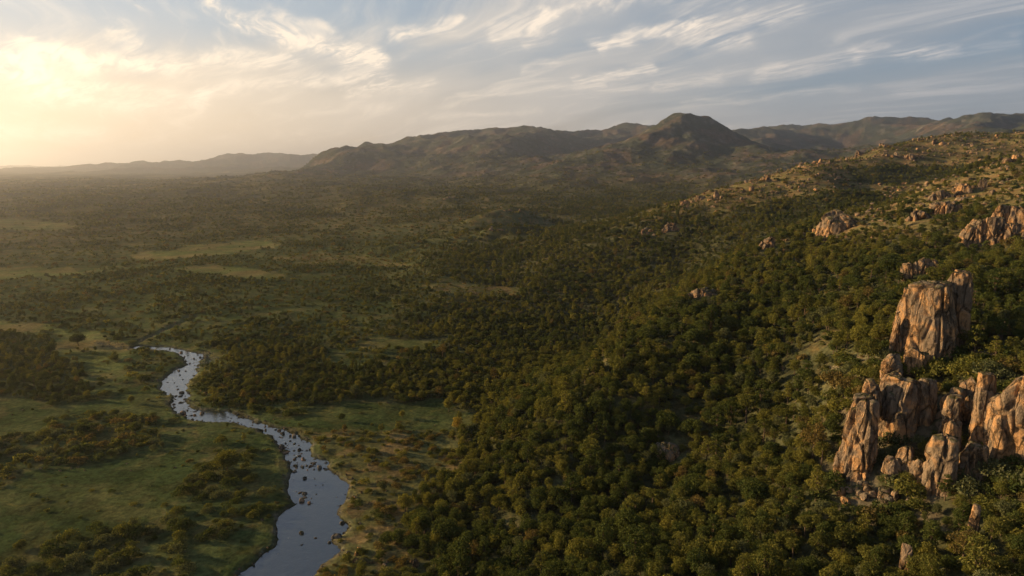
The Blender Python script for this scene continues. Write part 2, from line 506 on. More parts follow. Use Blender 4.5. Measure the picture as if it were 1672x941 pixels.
BROOK = [((222, 563), (246, 551), (270, 541), (290, 531), (314, 521)), 
         ((330, 577), (345, 588), (330, 600)), ((208, 569), (185, 566), (165, 562))]


def flat(px, py, z=0.0):
    dx, dy, s = pix_dir(px, py)
    d = (z - CZ) / s
    return (dx * d, dy * d)


RIVER = np.array([flat(*p) for p in BANK_L] + [flat(*p) for p in reversed(BANK_R)])
BROOKS = [np.array([flat(*p) for p in b]) for b in BROOK]


def in_poly(px, py, poly):
    poly = np.asarray(poly, dtype=np.float64)
    inside = np.zeros(px.shape, dtype=bool)
    x1, y1 = poly[-1]
    for x2, y2 in poly:
        c = ((y1 > py) != (y2 > py)) & (px < (x2 - x1) * (py - y1) / (y2 - y1 + 1e-12) + x1)
        inside ^= c
        x1, y1 = x2, y2
    return inside


def dist_lines(x, y, pts, closed=False):
    best = np.full(x.shape, 1e9)
    P = list(pts) + ([pts[0]] if closed else [])
    for a, b in zip(P[:-1], P[1:]):
        d = np.array(b) - np.array(a)
        t = np.clip(((x - a[0]) * d[0] + (y - a[1]) * d[1]) / (d @ d + 1e-12), 0, 1)
        best = np.minimum(best, np.hypot(x - a[0] - t * d[0], y - a[1] - t * d[1]))
    return best


def river_sd(x, y):
    """Signed distance to the stream's edge, negative in the water."""
    out = np.full(x.shape, 1e3)
    near = (x > -160) & (x < 30) & (y > 40) & (y < 420)
    if near.any():
        xs, ys = x[near], y[near]
        jx = xs + 0.9 * fbm(xs / 5.0, ys / 5.0, 3, 0.6, 5.0)
        jy = ys + 1.3 * fbm(xs / 5.0, ys / 5.0, 3, 0.6, 9.0)
        d = dist_lines(jx, jy, RIVER, True)
        out[near] = np.where(in_poly(jx, jy, RIVER), -d, d)
    return out


def brook_sd(x, y):
    out = np.full(x.shape, 1e3)
    near = (x > -220) & (x < 30) & (y > 40) & (y < 480)
    if near.any():
        xs, ys = x[near], y[near]
        jx = xs + 2.2 * fbm(xs / 7.0, ys / 7.0, 3, 0.6, 2.0)
        jy = ys + 2.2 * fbm(xs / 7.0, ys / 7.0, 3, 0.6, 4.0)
        d = np.full(xs.shape, 1e3)
        for b in BROOKS:
            d = np.minimum(d, dist_lines(jx, jy, b))
        out[near] = d - 1.0
    return out


def height(x, y):
    x = np.asarray(x, dtype=np.float64); y = np.asarray(y, dtype=np.float64)
    d = np.hypot(x, y)
    base = tps_height(x, y)
    base = np.where(d > 9000, np.minimum(base, 40), base)
    h = ridge_field(x, y, base)
    up = np.maximum(h - base, 0)
    hill = sstep(3, 25, base)
    # erosion on the mountains, in proportion to how far they stand up
    m = np.clip(up / 60.0, 0, 2.2)
    h = h + m * 60 * (ridged(x / 900.0, y / 900.0, 5, 0.46, 1.0) - 0.78)
    h = h + np.clip(up / 25.0, 0, 1) * 5 * fbm(x / 110.0, y / 110.0, 3, 0.45, 7.7)
    # rolling ground
    far = sstep(500, 1600, d)
    h = h + (0.25 + 2.8 * hill + 4.0 * far) * fbm(x / 75.0, y / 75.0, 4, 0.5, 21.0)
    h = h + (0.16 + 0.75 * hill) * fbm(x / 16.0, y / 16.0, 3, 0.5, 31.0)
    h = h + far * 9 * fbm(x / 330.0, y / 330.0, 3, 0.5, 41.0)
    h = np.maximum(h, 0.3)
    # rocky spurs and gullies on the hills to the right
    spur = hill * sstep(330, 520, d) * (1 - sstep(1000, 1500, d))
    h = h + spur * 8.5 * (ridged((x + 0.6 * y) / 120.0, (y - 0.3 * x) / 190.0, 4, 0.5, 55.0) - 0.72)
    # stream bed and banks
    sd = river_sd(x, y)
    bs = brook_sd(x, y)
    bank = 0.35 + 0.45 * sstep(0.5, 8.0, sd)
    h = np.where(sd < 30, h + (np.maximum(np.minimum(h, bank + 0.12 * sd), bank) - h) * (1 - sstep(14, 30, sd)), h)
    cut = sstep(-1.4, 0.7, sd)
    h = np.where(sd < 0.7, -0.5 + cut * (h + 0.5), h)
    nb = fbm(x / 2.2, y / 2.2, 2, 0.5, 61.0)
    cutb = sstep(-1.5, 2.0, bs)
    h = np.where(bs < 2.0, np.minimum(h, (0.03 + 0.35 * nb) * (1 - cutb) + cutb * h), h)
    # gravel bars that break the water
    bar = fbm(x / 3.2, y / 2.0, 3, 0.6, 71.0)
    _, py = project(x, y, 0 * x)
    riff = 0.75 * np.exp(-((py - 592) / 14) ** 2) + 0.75 * np.exp(-((py - 652) / 12) ** 2) + 0.55 * np.exp(-((py - 700) / 22) ** 2) + 0.25 * np.exp(-((py - 680) / 10) ** 2)
    h = np.where(sd < 0.3, h + 1.0 * riff * np.maximum(bar + 0.22, 0), h)
    return h


def ground_hits(px, py, dmin=60, dmax=9000):
    """March a ray from the photo pixel to the land; returns the point."""
    dx, dy, s = pix_dir(px, py)
    t = np.exp(np.linspace(math.log(dmin), math.log(dmax), 900))
    hh = height(dx * t, dy * t)
    below = (CZ + s * t) < hh
    if not below.any():
        return None
    i = int(np.argmax(below))
    d = t[i]
    return (dx * d, dy * d, float(hh[i]), d)


# ------------------------------------------------------------------ what grows where (areas read off the photograph)
MEADOWS = [  # polygon in photo pixels of the land they lie on, kind
    ([(-300, 810), (0, 797), (60, 772), (170, 756), (285, 752), (330, 770), (300, 800), (230, 842), (150, 868), (70, 900), (-300, 960)], 'green'),
    ([(-300, 690), (0, 683), (60, 668), (130, 655), (255, 640), (290, 672), (250, 690), (180, 682), (110, 676), (60, 712), (-300, 740)], 'green'),
    ([(-300, 520), (0, 525), (60, 528), (110, 540), (60, 545), (-20, 540), (-300, 560)], 'green'),
    ([(100, 540), (150, 545), (200, 560), (225, 575), (215, 590), (150, 572), (95, 580), (85, 565)], 'green'),
    ([(95, 588), (130, 580), (220, 595), (215, 625), (160, 622), (135, 605)], 'green'),
    ([(378, 696), (420, 706), (455, 726), (470, 752), (480, 772), (470, 788), (468, 806), (482, 823), (452, 846), (455, 868), (446, 895), (392, 941), (300, 960), (350, 900), (410, 860), (440, 820), (440, 780), (400, 735), (340, 715), (345, 694)], 'green'),
    ([(420, 680), (480, 674), (560, 665), (700, 655), (790, 676), (800, 690), (740, 705), (690, 708), (600, 715), (520, 705), (480, 698)], 'green'),
    ([(480, 700), (560, 705), (720, 705), (730, 740), (720, 790), (660, 850), (640, 960), (505, 960), (545, 915), (560, 880), (575, 850), (580, 800), (545, 760), (515, 730)], 'dry'),
    ([(0, 437), (60, 436), (120, 438), (132, 445), (60, 456), (-200, 462)], 'green'),
    ([(212, 416), (270, 408), (330, 400), (440, 394), (470, 398), (400, 410), (330, 420), (230, 425)], 'green'),
    ([(272, 442), (340, 432), (420, 438), (470, 448), (440, 455), (380, 453), (300, 443)], 'green'),
    ([(430, 422), (520, 413), (600, 419), (690, 433), (640, 437), (560, 430), (480, 428)], 'dry'),
    ([(690, 463), (740, 464), (840, 470), (862, 478), (800, 484), (710, 480)], 'dry'),
    ([(590, 561), (640, 553), (745, 550), (720, 566), (650, 573), (600, 574)], 'green'),
    ([(-200, 352), (30, 358), (90, 364), (145, 372), (60, 377), (-200, 372)], 'green'),
    ([(-200, 378), (60, 380), (130, 388), (60, 392), (-200, 395)], 'dry'),
    ([(330, 430), (400, 428), (350, 434)], 'dry'),
]
# polygon, tree chance, shrub chance, size of trees
STANDS = [
    ([(-400, 540), (30, 538), (75, 560), (95, 585), (150, 612), (150, 640), (60, 652), (-400, 668)], 0.9, 0.5, 1.0),
    ([(50, 735), (90, 700), (140, 688), (230, 690), (262, 715), (250, 740), (150, 755), (-30, 795), (-200, 800), (-40, 750)], 0.30, 0.60, 0.68),
    ([(190, 840), (260, 790), (330, 742), (410, 732), (455, 770), (455, 800), (430, 835), (390, 885), (310, 941), (90, 960), (110, 890)], 0.10, 0.62, 0.55),
    ([(-200, 905), (60, 900), (110, 890), (120, 960), (-200, 980)], 0.05, 0.8, 0.6),
    ([(205, 590), (262, 585), (270, 610), (235, 628), (205, 612)], 0.3, 0.9, 0.6),
    ([(180, 660), (300, 640), (300, 690), (240, 700)], 0.1, 0.35, 0.6),
    ([(325, 575), (345, 565), (500, 560), (560, 600), (700, 590), (820, 640), (790, 665), (660, 652), (520, 655), (420, 662), (345, 662), (318, 640), (325, 610)], 1.0, 0.7, 1.0),
]


GULLIES = [[(1100, 390), (1180, 352), (1260, 330), (1340, 318), (1430, 312), (1450, 325), (1370, 345), (1310, 385), (1240, 402), (1180, 440), (1090, 450)],
           [(1380, 274), (1450, 270), (1560, 274), (1600, 270), (1640, 262), (1560, 290), (1470, 302), (1400, 298)]]
CRAGS = [(1350, 600), (1440, 570), (1760, 580), (1760, 850), (1500, 870), (1330, 850)]


def zones(x, y, z):
    """Returns meadow (0..1), dry (0..1), tree chance, shrub chance, size, for ground points."""
    px, py = project(x, y, z)
    d = np.hypot(x, y)
    jx = px + np.clip(9000 / np.maximum(d, 60), 2, 60) * 0.85 * fbm(x / 26, y / 26, 3, 0.6, 12.0)
    jy = py + np.clip(4000 / np.maximum(d, 60), 0.6, 24) * 0.75 * fbm(x / 26, y / 26, 3, 0.6, 15.0)
    front = y > 20
    mead = np.zeros(x.shape); dry = np.zeros(x.shape)
    for poly, kind in MEADOWS:
        i = in_poly(jx, jy, poly) & front
        mead[i] = 1.0
        if kind == 'dry':
            dry[i] = 1.0
    patch = fbm(x / 55, y / 55, 3, 0.55, 80.0)
    right = sstep(520, 860, px + 0.35 * (py - 600))        # the wooded side of the valley
    tree = 0.46 + 0.54 * right + 0.9 * patch * (1 - right)
    shrub = 0.55 + 0 * x
    big = fbm(x / 230, y / 170, 3, 0.5, 87.0)
    ofar = sstep(350, 700, d)
    tree = tree * (1 - ofar * (1 - sstep(-0.16, 0.14, big + 0.4 * patch)) * 0.85)
    gap = fbm(x / 17, y / 17, 2, 0.5, 93.0)
    tree = tree * (1 - 0.5 * sstep(0.20, 0.36, gap))
    size = 0.80 + 0.2 * right
    left_near = (1 - right) * sstep(560, 640, py)
    tree = tree * (1 - left_near) + left_near * 0.03
    shrub = shrub * (1 - left_near) + left_near * np.clip(0.22 + 0.9 * patch, 0.04, 1)
    for poly, a, b, s in STANDS:
        i = in_poly(jx, jy, poly) & front
        tree[i], shrub[i], size[i] = a, b, s
    # hills thin out upwards: grass and rock near the crests
    hi = sstep(34, 54, z) * right * sstep(230, 330, d)
    bare = ridged(x / 48, y / 48, 3, 0.5, 90.0)
    for gp in GULLIES:
        gi = in_poly(jx, jy, gp) & front & (d > 310) & (d < 1000)
        hi = np.where(gi, 0.0, hi); tree = np.where(gi, 0.95, tree); size = np.where(gi, 0.85, size)
    tree = tree * (1 - hi * 0.62)
    tree = np.where((hi > 0.1) & (bare > 0.80), tree * 0.3, tree)
    crag = in_poly(jx, jy, CRAGS) & front & (d < 200)
    tree = np.where(crag, 0.72, tree); shrub = np.where(crag, 1.0, shrub); size = np.where(crag, size * 0.72, size)
    far = sstep(900, 2300, d)
    tree = tree * (1 - 0.45 * far)
    size = size * (1 - 0.30 * hi) * (1 - 0.16 * right * sstep(190, 280, d))
    mt = sstep(24, 60, z) * sstep(1100, 1500, d)
    tree = tree * (1 - mt); size = size * (1 - 0.3 * mt)
    tree = np.where(mead > 0, 0.012 + 0.02 * dry, tree)
    shrub = np.where(mead > 0, 0.05 + 0.75 * dry, shrub)
    sd = np.minimum(river_sd(x, y), brook_sd(x, y))
    tree = np.where(sd < 4.0, 0, tree)
    shrub = np.where((z > 130) & (d > 1500), 0, shrub)
    shrub = np.where((sd > 0.7) & (sd < 3.5), np.maximum(shrub, 0.35), shrub)
    shrub = np.where(sd < 0.7, 0, shrub)
    return mead, dry, np.clip(tree, 0, 1), np.clip(shrub, 0, 1), size, hi, right


# ------------------------------------------------------------------ object helpers
def mesh_from(name, verts, faces, mats, smooth=False, mat_idx=None, loops=None):
    """verts (n,3) array, faces (m,k) array of equal-sided faces, or a list of such arrays."""
    me = bpy.data.meshes.new(name)
    if not isinstance(faces, (list, tuple)):
        faces = [faces]
    faces = [np.asarray(f) for f in faces if len(f)]
    nl = sum(f.size for f in faces)
    nf = sum(len(f) for f in faces)
    me.vertices.add(len(verts))
    me.vertices.foreach_set('co', np.asarray(verts, dtype=np.float32).ravel())
    me.loops.add(nl)
    me.loops.foreach_set('vertex_index', np.concatenate([f.ravel() for f in faces]).astype(np.int32))
    me.polygons.add(nf)
    tot = np.concatenate([np.full(len(f), f.shape[1]) for f in faces]).astype(np.int32)
    start = np.concatenate([[0], np.cumsum(tot)[:-1]]).astype(np.int32)
    me.polygons.foreach_set('loop_start', start)
    me.polygons.foreach_set('loop_total', tot)
    if mat_idx is not None:
        me.polygons.foreach_set('material_index', np.asarray(mat_idx, dtype=np.int32))
    me.polygons.foreach_set('use_smooth', np.full(nf, smooth, dtype=bool))
    me.update(calc_edges=True)
    for m in (mats if isinstance(mats, (list, tuple)) else [mats]):
        me.materials.append(m)
    return me


def link(name, data, parent=None, kind=None, label=None, category=None, group=None):
    o = bpy.data.objects.new(name, data)
    COL.objects.link(o)
    if parent is not None:
        o.parent = parent
    if kind: o['kind'] = kind
    if label: o['label'] = label
    if category: o['category'] = category
    if group: o['group'] = group
    return o


def new_mat(name):
    m = bpy.data.materials.new(name)
    m.use_nodes = True
    g = NT(m.node_tree)
    out = g.new('ShaderNodeOutputMaterial')
    return m, g, out


def mat_ground():
    m, g, out = new_mat('land_surface')
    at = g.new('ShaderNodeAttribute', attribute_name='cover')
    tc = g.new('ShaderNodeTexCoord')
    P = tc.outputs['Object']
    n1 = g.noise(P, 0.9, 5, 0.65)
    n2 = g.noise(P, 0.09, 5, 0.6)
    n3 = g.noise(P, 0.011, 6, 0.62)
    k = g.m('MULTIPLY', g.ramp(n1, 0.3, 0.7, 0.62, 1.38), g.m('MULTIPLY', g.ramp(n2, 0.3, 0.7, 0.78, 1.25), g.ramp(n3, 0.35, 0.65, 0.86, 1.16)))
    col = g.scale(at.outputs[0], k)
    # scrub that dots the far slopes
    far = g.ramp(g.vm('LENGTH', P), 700.0, 1500.0)
    dots = g.ramp(g.noise(P, 0.075, 5, 0.75, 0.5), 0.47, 0.56)
    col = g.mix(g.m('MULTIPLY', g.m('MULTIPLY', dots, far), 0.6), g.scale(col, g.m('ADD', g.m('MULTIPLY', far, -0.08), 1.0)), C4(0.034, 0.038, 0.022))
    # scattered rusty and pale tufts
    t1 = g.ramp(g.noise(P, 0.45, 3, 0.7, 1.0), 0.56, 0.66)
    col = g.mix(g.m('MULTIPLY', t1, 0.45), col, g.vm('MULTIPLY', col, (1.7, 1.25, 0.8)))
    b = g.new('ShaderNodeBump', i_Height=g.m('ADD', g.m('ADD', g.m('MULTIPLY', n1, 0.5), g.m('MULTIPLY', n2, 2.0)), g.m('MULTIPLY', g.m('MULTIPLY', dots, far), 5.0)))
    b.inputs['Strength'].default_value = 0.5
    b.inputs['Distance'].default_value = 0.7
    d = g.new('ShaderNodeBsdfDiffuse', i_Color=col, i_Normal=b.outputs[0])
    g.put(d.outputs[0], out.inputs[0])
    return m


def build_land():
    fine = np.radians(np.arange(-50, 50.001, 0.1))
    coarse_r = np.radians(np.arange(52, 308, 4.0))
    az = np.concatenate([fine, coarse_r])
    r, rows = 22.0, []
    while r < 400:
        rows.append(r); r *= 1.0052 if r > 70 else 1.012
    while r < 5200:
        rows.append(r); r *= 1.0080 if r < 1500 or r > 3800 else 1.0042
    while r < 20500:
        rows.append(r); r *= 1.02
    rows = np.array(rows)
    A, R = np.meshgrid(az, rows)
    x = (np.sin(A) * R).ravel(); y = (np.cos(A) * R).ravel()
    z = np.empty_like(x)
    for i in range(0, len(x), 120000):
        z[i:i + 120000] = height(x[i:i + 120000], y[i:i + 120000])
    n, k = len(rows), len(az)
    idx = np.arange(n * k).reshape(n, k)
    nxt = np.roll(idx, -1, axis=1)
    q = np.stack([idx[:-1], idx[1:], nxt[1:], nxt[:-1]], -1).reshape(-1, 4)
    q = q[:, ::-1]
    verts = np.stack([x, y, z], 1)
    centre = len(verts)
    verts = np.vstack([verts, [[0, 0, float(z[:k].mean())]]])
    tri = np.stack([idx[0], np.roll(idx[0], -1), np.full(k, centre)], 1)[:, ::-1]
    me = mesh_from('ground', verts, [q, tri], mat_ground(), smooth=True)
    # cover colour: what the ground is made of, plus sun and shade painted far off
    mead, dry, tree, shrub, size, hi, right = zones(x, y, z)
    d = np.hypot(x, y)
    c = np.zeros((len(x), 3))
    green = np.array([0.038, 0.054, 0.019]); green2 = np.array([0.060, 0.072, 0.026])
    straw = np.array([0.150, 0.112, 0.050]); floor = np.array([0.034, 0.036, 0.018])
    scrub = np.array([0.070, 0.072, 0.034]); rust = np.array([0.135, 0.082, 0.042]); grey = np.array([0.19, 0.155, 0.125])
    f1 = sstep(-0.3, 0.35, fbm(x / 30, y / 30, 4, 0.6, 100.0))[:, None]
    f2 = sstep(-0.05, 0.35, fbm(x / 9, y / 9, 4, 0.6, 110.0))[:, None]
    f3 = sstep(0.0, 0.35, fbm(x / 120, y / 120, 5, 0.55, 120.0))[:, None]
    mcol = green * (1 - f1) + green2 * f1
    mcol = mcol * (1 - 0.14 * f2) + straw * 0.14 * f2
    sunlit_far = sstep(215, 330, d)[:, None]  # sunlight painted in: grass colour lightens with distance; the straw flecks are real
    mcol = mcol * (1 - sunlit_far) + (np.array([0.088, 0.100, 0.034]) * (1 - 0.7 * f1) + straw * 0.7 * f1) * sunlit_far
    dcol = (green2 * 0.75 + straw * 0.25) * (1 - f2) + (0.25 * rust + 0.55 * straw + 0.2 * green2) * f2
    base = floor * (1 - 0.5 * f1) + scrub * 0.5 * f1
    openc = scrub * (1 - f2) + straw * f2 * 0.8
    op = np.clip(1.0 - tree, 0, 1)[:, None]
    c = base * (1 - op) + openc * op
    hic = (0.55 * straw + 0.45 * green2) * (1 - f2) + (0.55 * straw + 0.45 * rust) * f2
    H = hi[:, None]
    c = c * (1 - H) + hic * H
    M = mead[:, None]; D = dry[:, None]
    c = np.where(M > 0, np.where(D > 0, dcol, mcol), c)
    lawn = ((1 - right) * (1 - sstep(500, 900, d)))[:, None]
    lawn_c = (green * (1 - f1) + green2 * f1) * (1 - 0.25 * f2) + straw * 0.25 * f2
    c = np.where(M > 0, c, c * (1 - 0.85 * lawn) + lawn_c * 0.85 * lawn)
    mt = (sstep(22, 60, z) * sstep(1050, 1500, d))[:, None]
    rk = sstep(0.70, 0.84, ridged(x / 90, y / 90, 5, 0.6, 130.0))[:, None]
    mcol2 = (np.array([0.046, 0.052, 0.032]) * (1 - f3) + np.array([0.105, 0.072, 0.048]) * f3)
    mcol2 = mcol2 * (1 - 0.5 * rk) + grey * 0.5 * rk
    c = c * (1 - mt) + mcol2 * mt
    farp = (sstep(1200, 2500, d) * (1 - mt[:, 0]))[:, None]
    strip = sstep(0.05, 0.3, fbm(x / 260, y / 260, 4, 0.55, 140.0))[:, None]
    pl = np.array([0.075, 0.070, 0.040]) * (1 - strip) + np.array([0.19, 0.155, 0.07]) * strip
    c = c * (1 - 0.8 * farp) + pl * 0.8 * farp
    fz = (0.16 * sstep(900, 1500, d) * sstep(-0.30, -0.10, np.arctan2(x, y)))[:, None]  # shade painted in: range and foothills blended towards a darker, duller tone
    c = c * (1 - fz) + np.array([0.050, 0.054, 0.034]) * fz
    pxg, pyg = project(x, y, z)
    sc = (in_poly(pxg, pyg, CRAGS) & (d < 200) & (y > 20))[:, None] * (0.05 + 0.55 * sstep(-0.1, 0.4, fbm(x / 4, y / 4, 3, 0.6, 160.0)))[:, None]
    c = c * (1 - sc) + np.array([0.135, 0.105, 0.072]) * sc
    # stony margins of the stream
    sd = river_sd(x, y); bs = brook_sd(x, y)
    st = (1 - sstep(0.2, 1.3, sd)) + 0.6 * (1 - sstep(0, 3, bs))
    st = np.clip(st * (0.55 + 1.2 * fbm(x / 3, y / 3, 2, 0.5, 150.0)), 0, 1)[:, None]
    c = c * (1 - st) + np.array([0.085, 0.080, 0.058]) * st
    wet = (sd < 0.05)[:, None]
    c = np.where(wet, c * 0.5, c)
    # faint winding trails of bare soil on the open ground
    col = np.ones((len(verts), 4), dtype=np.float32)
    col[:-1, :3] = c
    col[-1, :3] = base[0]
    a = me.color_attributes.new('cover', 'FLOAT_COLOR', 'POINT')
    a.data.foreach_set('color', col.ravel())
    return link('ground', me, kind='structure')


def mat_water():
    m, g, out = new_mat('stream_water')
    tc = g.new('ShaderNodeTexCoord')
    P = tc.outputs['Object']
    n = g.noise(P, 0.55, 3, 0.5, 0.6)
    n2 = g.noise(g.vm('MULTIPLY', P, (1.0, 0.6, 1.0)), 2.6, 3, 0.6, 0.8)
    b = g.new('ShaderNodeBump', i_Height=g.m('ADD', g.m('MULTIPLY', n, 0.55), g.m('MULTIPLY', n2, 0.45)))
    b.inputs['Strength'].default_value = 0.45
    b.inputs['Distance'].default_value = 0.2
    calm = g.ramp(g.noise(P, 0.12, 3, 0.6), 0.35, 0.65, 0.015, 0.11)
    p = g.new('ShaderNodeBsdfPrincipled', i_Normal=b.outputs[0], i_Roughness=calm)
    p.inputs['Base Color'].default_value = C4(0.022, 0.028, 0.024)
    p.inputs['IOR'].default_value = 2.25
    g.put(p.outputs[0], out.inputs[0])
    return m


def build_stream():
    xs0, xs1, ys0, ys1 = -175.0, 5.0, 70.0, 400.0
    me = mesh_from('stream_water', [(xs0, ys0, 0), (xs1, ys0, 0), (xs1, ys1, 0), (xs0, ys1, 0)], np.array([[0, 1, 2, 3]]), mat_water())
    o = link('stream_water', me, kind='structure')
    return o


build_land()
build_stream()


# ------------------------------------------------------------------ foliage and bark
def mat_leaf(name, dark, light, warm):
    m, g, out = new_mat(name)
    oi = g.new('ShaderNodeObjectInfo')
    ge = g.new('ShaderNodeNewGeometry')
    tc = g.new('ShaderNodeTexCoord')
    cl = g.noise(tc.outputs['Object'], 0.9, 2, 0.6)
    c = g.mix(g.ramp(g.m('ADD', g.m('MULTIPLY', oi.outputs['Random'], 0.7), g.m('MULTIPLY', cl, 0.6)), 0.2, 1.0, smooth=False), C4(*dark), C4(*light))
    c = g.mix(g.m('MULTIPLY', g.ramp(ge.outputs['Random Per Island'], 0.55, 1.0, smooth=False), 0.55), c, C4(*warm))
    c = g.scale(c, g.ramp(ge.outputs['Random Per Island'], 0.0, 1.0, 0.70, 1.35, smooth=False))
    d = g.new('ShaderNodeBsdfDiffuse', i_Color=c)
    t = g.new('ShaderNodeBsdfTranslucent', i_Color=g.vm('MULTIPLY', c, (1.25, 1.15, 0.55)))
    mx = g.new('ShaderNodeMixShader', i_0=0.32, i_1=d.outputs[0], i_2=t.outputs[0])
    g.put(mx.outputs[0], out.inputs[0])
    return m


def mat_bark():
    m, g, out = new_mat('bark')
    tc = g.new('ShaderNodeTexCoord')
    n = g.noise(g.vm('MULTIPLY', tc.outputs['Object'], (3, 3, 0.7)), 2.0, 4, 0.6)
    c = g.mix(n, C4(0.05, 0.036, 0.024), C4(0.16, 0.115, 0.08))
    d = g.new('ShaderNodeBsdfDiffuse', i_Color=c)
    g.put(d.outputs[0], out.inputs[0])
    return m


LEAF = {
    'dark green': mat_leaf('leaves_dark_green', (0.036, 0.052, 0.016), (0.066, 0.084, 0.024), (0.095, 0.088, 0.026)),
    'olive green': mat_leaf('leaves_olive_green', (0.066, 0.078, 0.020), (0.112, 0.116, 0.030), (0.155, 0.125, 0.034)),
    'yellow green': mat_leaf('leaves_yellow_green', (0.095, 0.102, 0.022), (0.155, 0.148, 0.034), (0.20, 0.16, 0.04)),
    'grey green': mat_leaf('leaves_grey_green', (0.062, 0.076, 0.034), (0.102, 0.114, 0.052), (0.13, 0.115, 0.055)),
    'brownish': mat_leaf('leaves_brownish', (0.082, 0.070, 0.026), (0.130, 0.100, 0.036), (0.17, 0.11, 0.04)),
    'golden': mat_leaf('leaves_golden', (0.24, 0.185, 0.04), (0.32, 0.24, 0.05), (0.36, 0.24, 0.06)),
}
BARK = mat_bark()


def leaf_cloud(rng, clumps, n, size):
    """clumps: rows x y z r squash. Returns verts, faces of n loose leaves per unit clump area."""
    V = []
    for (cx, cy, cz, r, sq) in clumps:
        k = max(6, int(n * r * r))
        u = rng.normal(size=(k, 3)); u /= np.linalg.norm(u, axis=1)[:, None]
        low = u[:, 2] < -0.35
        u[low, 2] *= -0.6
        u /= np.linalg.norm(u, axis=1)[:, None]
        lump = 1.0 + 0.30 * np.sin(u[:, 0] * 5 + cx * 3) * np.sin(u[:, 1] * 5 + cy * 3 + cz)
        rr = r * lump * (0.62 + 0.46 * rng.random(k) ** 0.6)
        p = u * rr[:, None]
        p[:, 2] *= sq
        p += (cx, cy, cz)
        nn = u + 0.65 * rng.normal(size=(k, 3)); nn /= np.linalg.norm(nn, axis=1)[:, None]
        a = np.cross(nn, rng.normal(size=(k, 3))); a /= np.linalg.norm(a, axis=1)[:, None]
        b = np.cross(nn, a)
        s = size * (0.55 + 0.9 * rng.random(k))[:, None]
        w = s * (0.55 + 0.3 * rng.random(k))[:, None]
        bend = nn * s * 0.18
        q = np.stack([p - a * s * 0.6, p - b * w * 0.5 + bend, p + a * s * 0.6, p + b * w * 0.5 + bend], 1)
        V.append(q.reshape(-1, 3))
    V = np.concatenate(V)
    F = np.arange(len(V)).reshape(-1, 4)
    return V, F


def tube(path, radii, sides=7):
    path = np.array(path, dtype=float)
    V, F = [], []
    for i, (p, r) in enumerate(zip(path, radii)):
        t = path[min(i + 1, len(path) - 1)] - path[max(i - 1, 0)]
        t /= np.linalg.norm(t) + 1e-9
        a = np.cross(t, (0.3, 1, 0.1)); a /= np.linalg.norm(a)
        b = np.cross(t, a)
        for k in range(sides):
            an = 2 * math.pi * k / sides
            V.append(p + (a * math.cos(an) + b * math.sin(an)) * r)
        if i:
            for k in range(sides):
                F.append([(i - 1) * sides + k, (i - 1) * sides + (k + 1) % sides, i * sides + (k + 1) % sides, i * sides + k])
    return np.array(V), np.array(F)


def crown_plan(shape, rng):
    """Clumps of a crown and the limbs that carry them, for a tree about the height given."""
    cl, limbs = [], []
    if shape == 'round':
        H, R, zc, hz, tz = 7.6, 2.9, 4.1, 2.5, 1.7
        n = 19
    elif shape == 'spreading':
        H, R, zc, hz, tz = 6.4, 3.7, 3.4, 1.75, 1.2
        n = 22
    elif shape == 'tall oval':
        H, R, zc, hz, tz = 9.2, 2.4, 5.2, 3.3, 2.0
        n = 20
    elif shape == 'flat-topped':
        H, R, zc, hz, tz = 8.8, 3.2, 6.6, 1.4, 4.4
        n = 15
    elif shape == 'ragged':
        H, R, zc, hz, tz = 8.4, 2.8, 5.0, 2.9, 2.2
        n = 15
    elif shape == 'layered':
        H, R, zc, hz, tz = 9.4, 2.6, 5.6, 3.3, 1.8
        n = 18
    else:
        H, R, zc, hz, tz = 5.6, 2.4, 2.9, 1.9, 1.0
        n = 13
    for k in range(n):
        t = (k + 0.5) / n
        ph = k * 2.39996 + rng.uniform(-0.4, 0.4)
        zz = 1 - 2 * t
        if shape in ('layered',):
            lay = round(t * 4) / 4
            zz = 1 - 2 * lay
            rad = (0.45 + 0.55 * lay) * rng.uniform(0.55, 1.0)
        else:
            rad = math.sqrt(max(0.05, 1 - zz * zz)) * rng.uniform(0.55, 1.0)
        if zz < -0.6 and shape != 'layered':
            zz *= 0.7
        r = R * rng.uniform(0.22, 0.50)
        if shape == 'ragged':
            r *= 0.92; rad *= 1.15
        x, y, z = math.cos(ph) * rad * R * 0.82, math.sin(ph) * rad * R * 0.82, zc + zz * hz * 0.85
        sq = 0.55 if shape in ('flat-topped', 'layered') else 0.80
        cl.append((x, y, z, r, sq))
        if k % 2 == 0:
            limbs.append(((x * 0.8, y * 0.8, z - 0.2), tz + (z - tz) * rng.uniform(0.1, 0.4)))
    if shape not in ('flat-topped', 'layered'):
        cl.append((0, 0, zc, R * 0.55, hz / R))
    top = max(c[2] + c[3] * c[4] for c in cl)
    return cl, limbs, tz, top, R


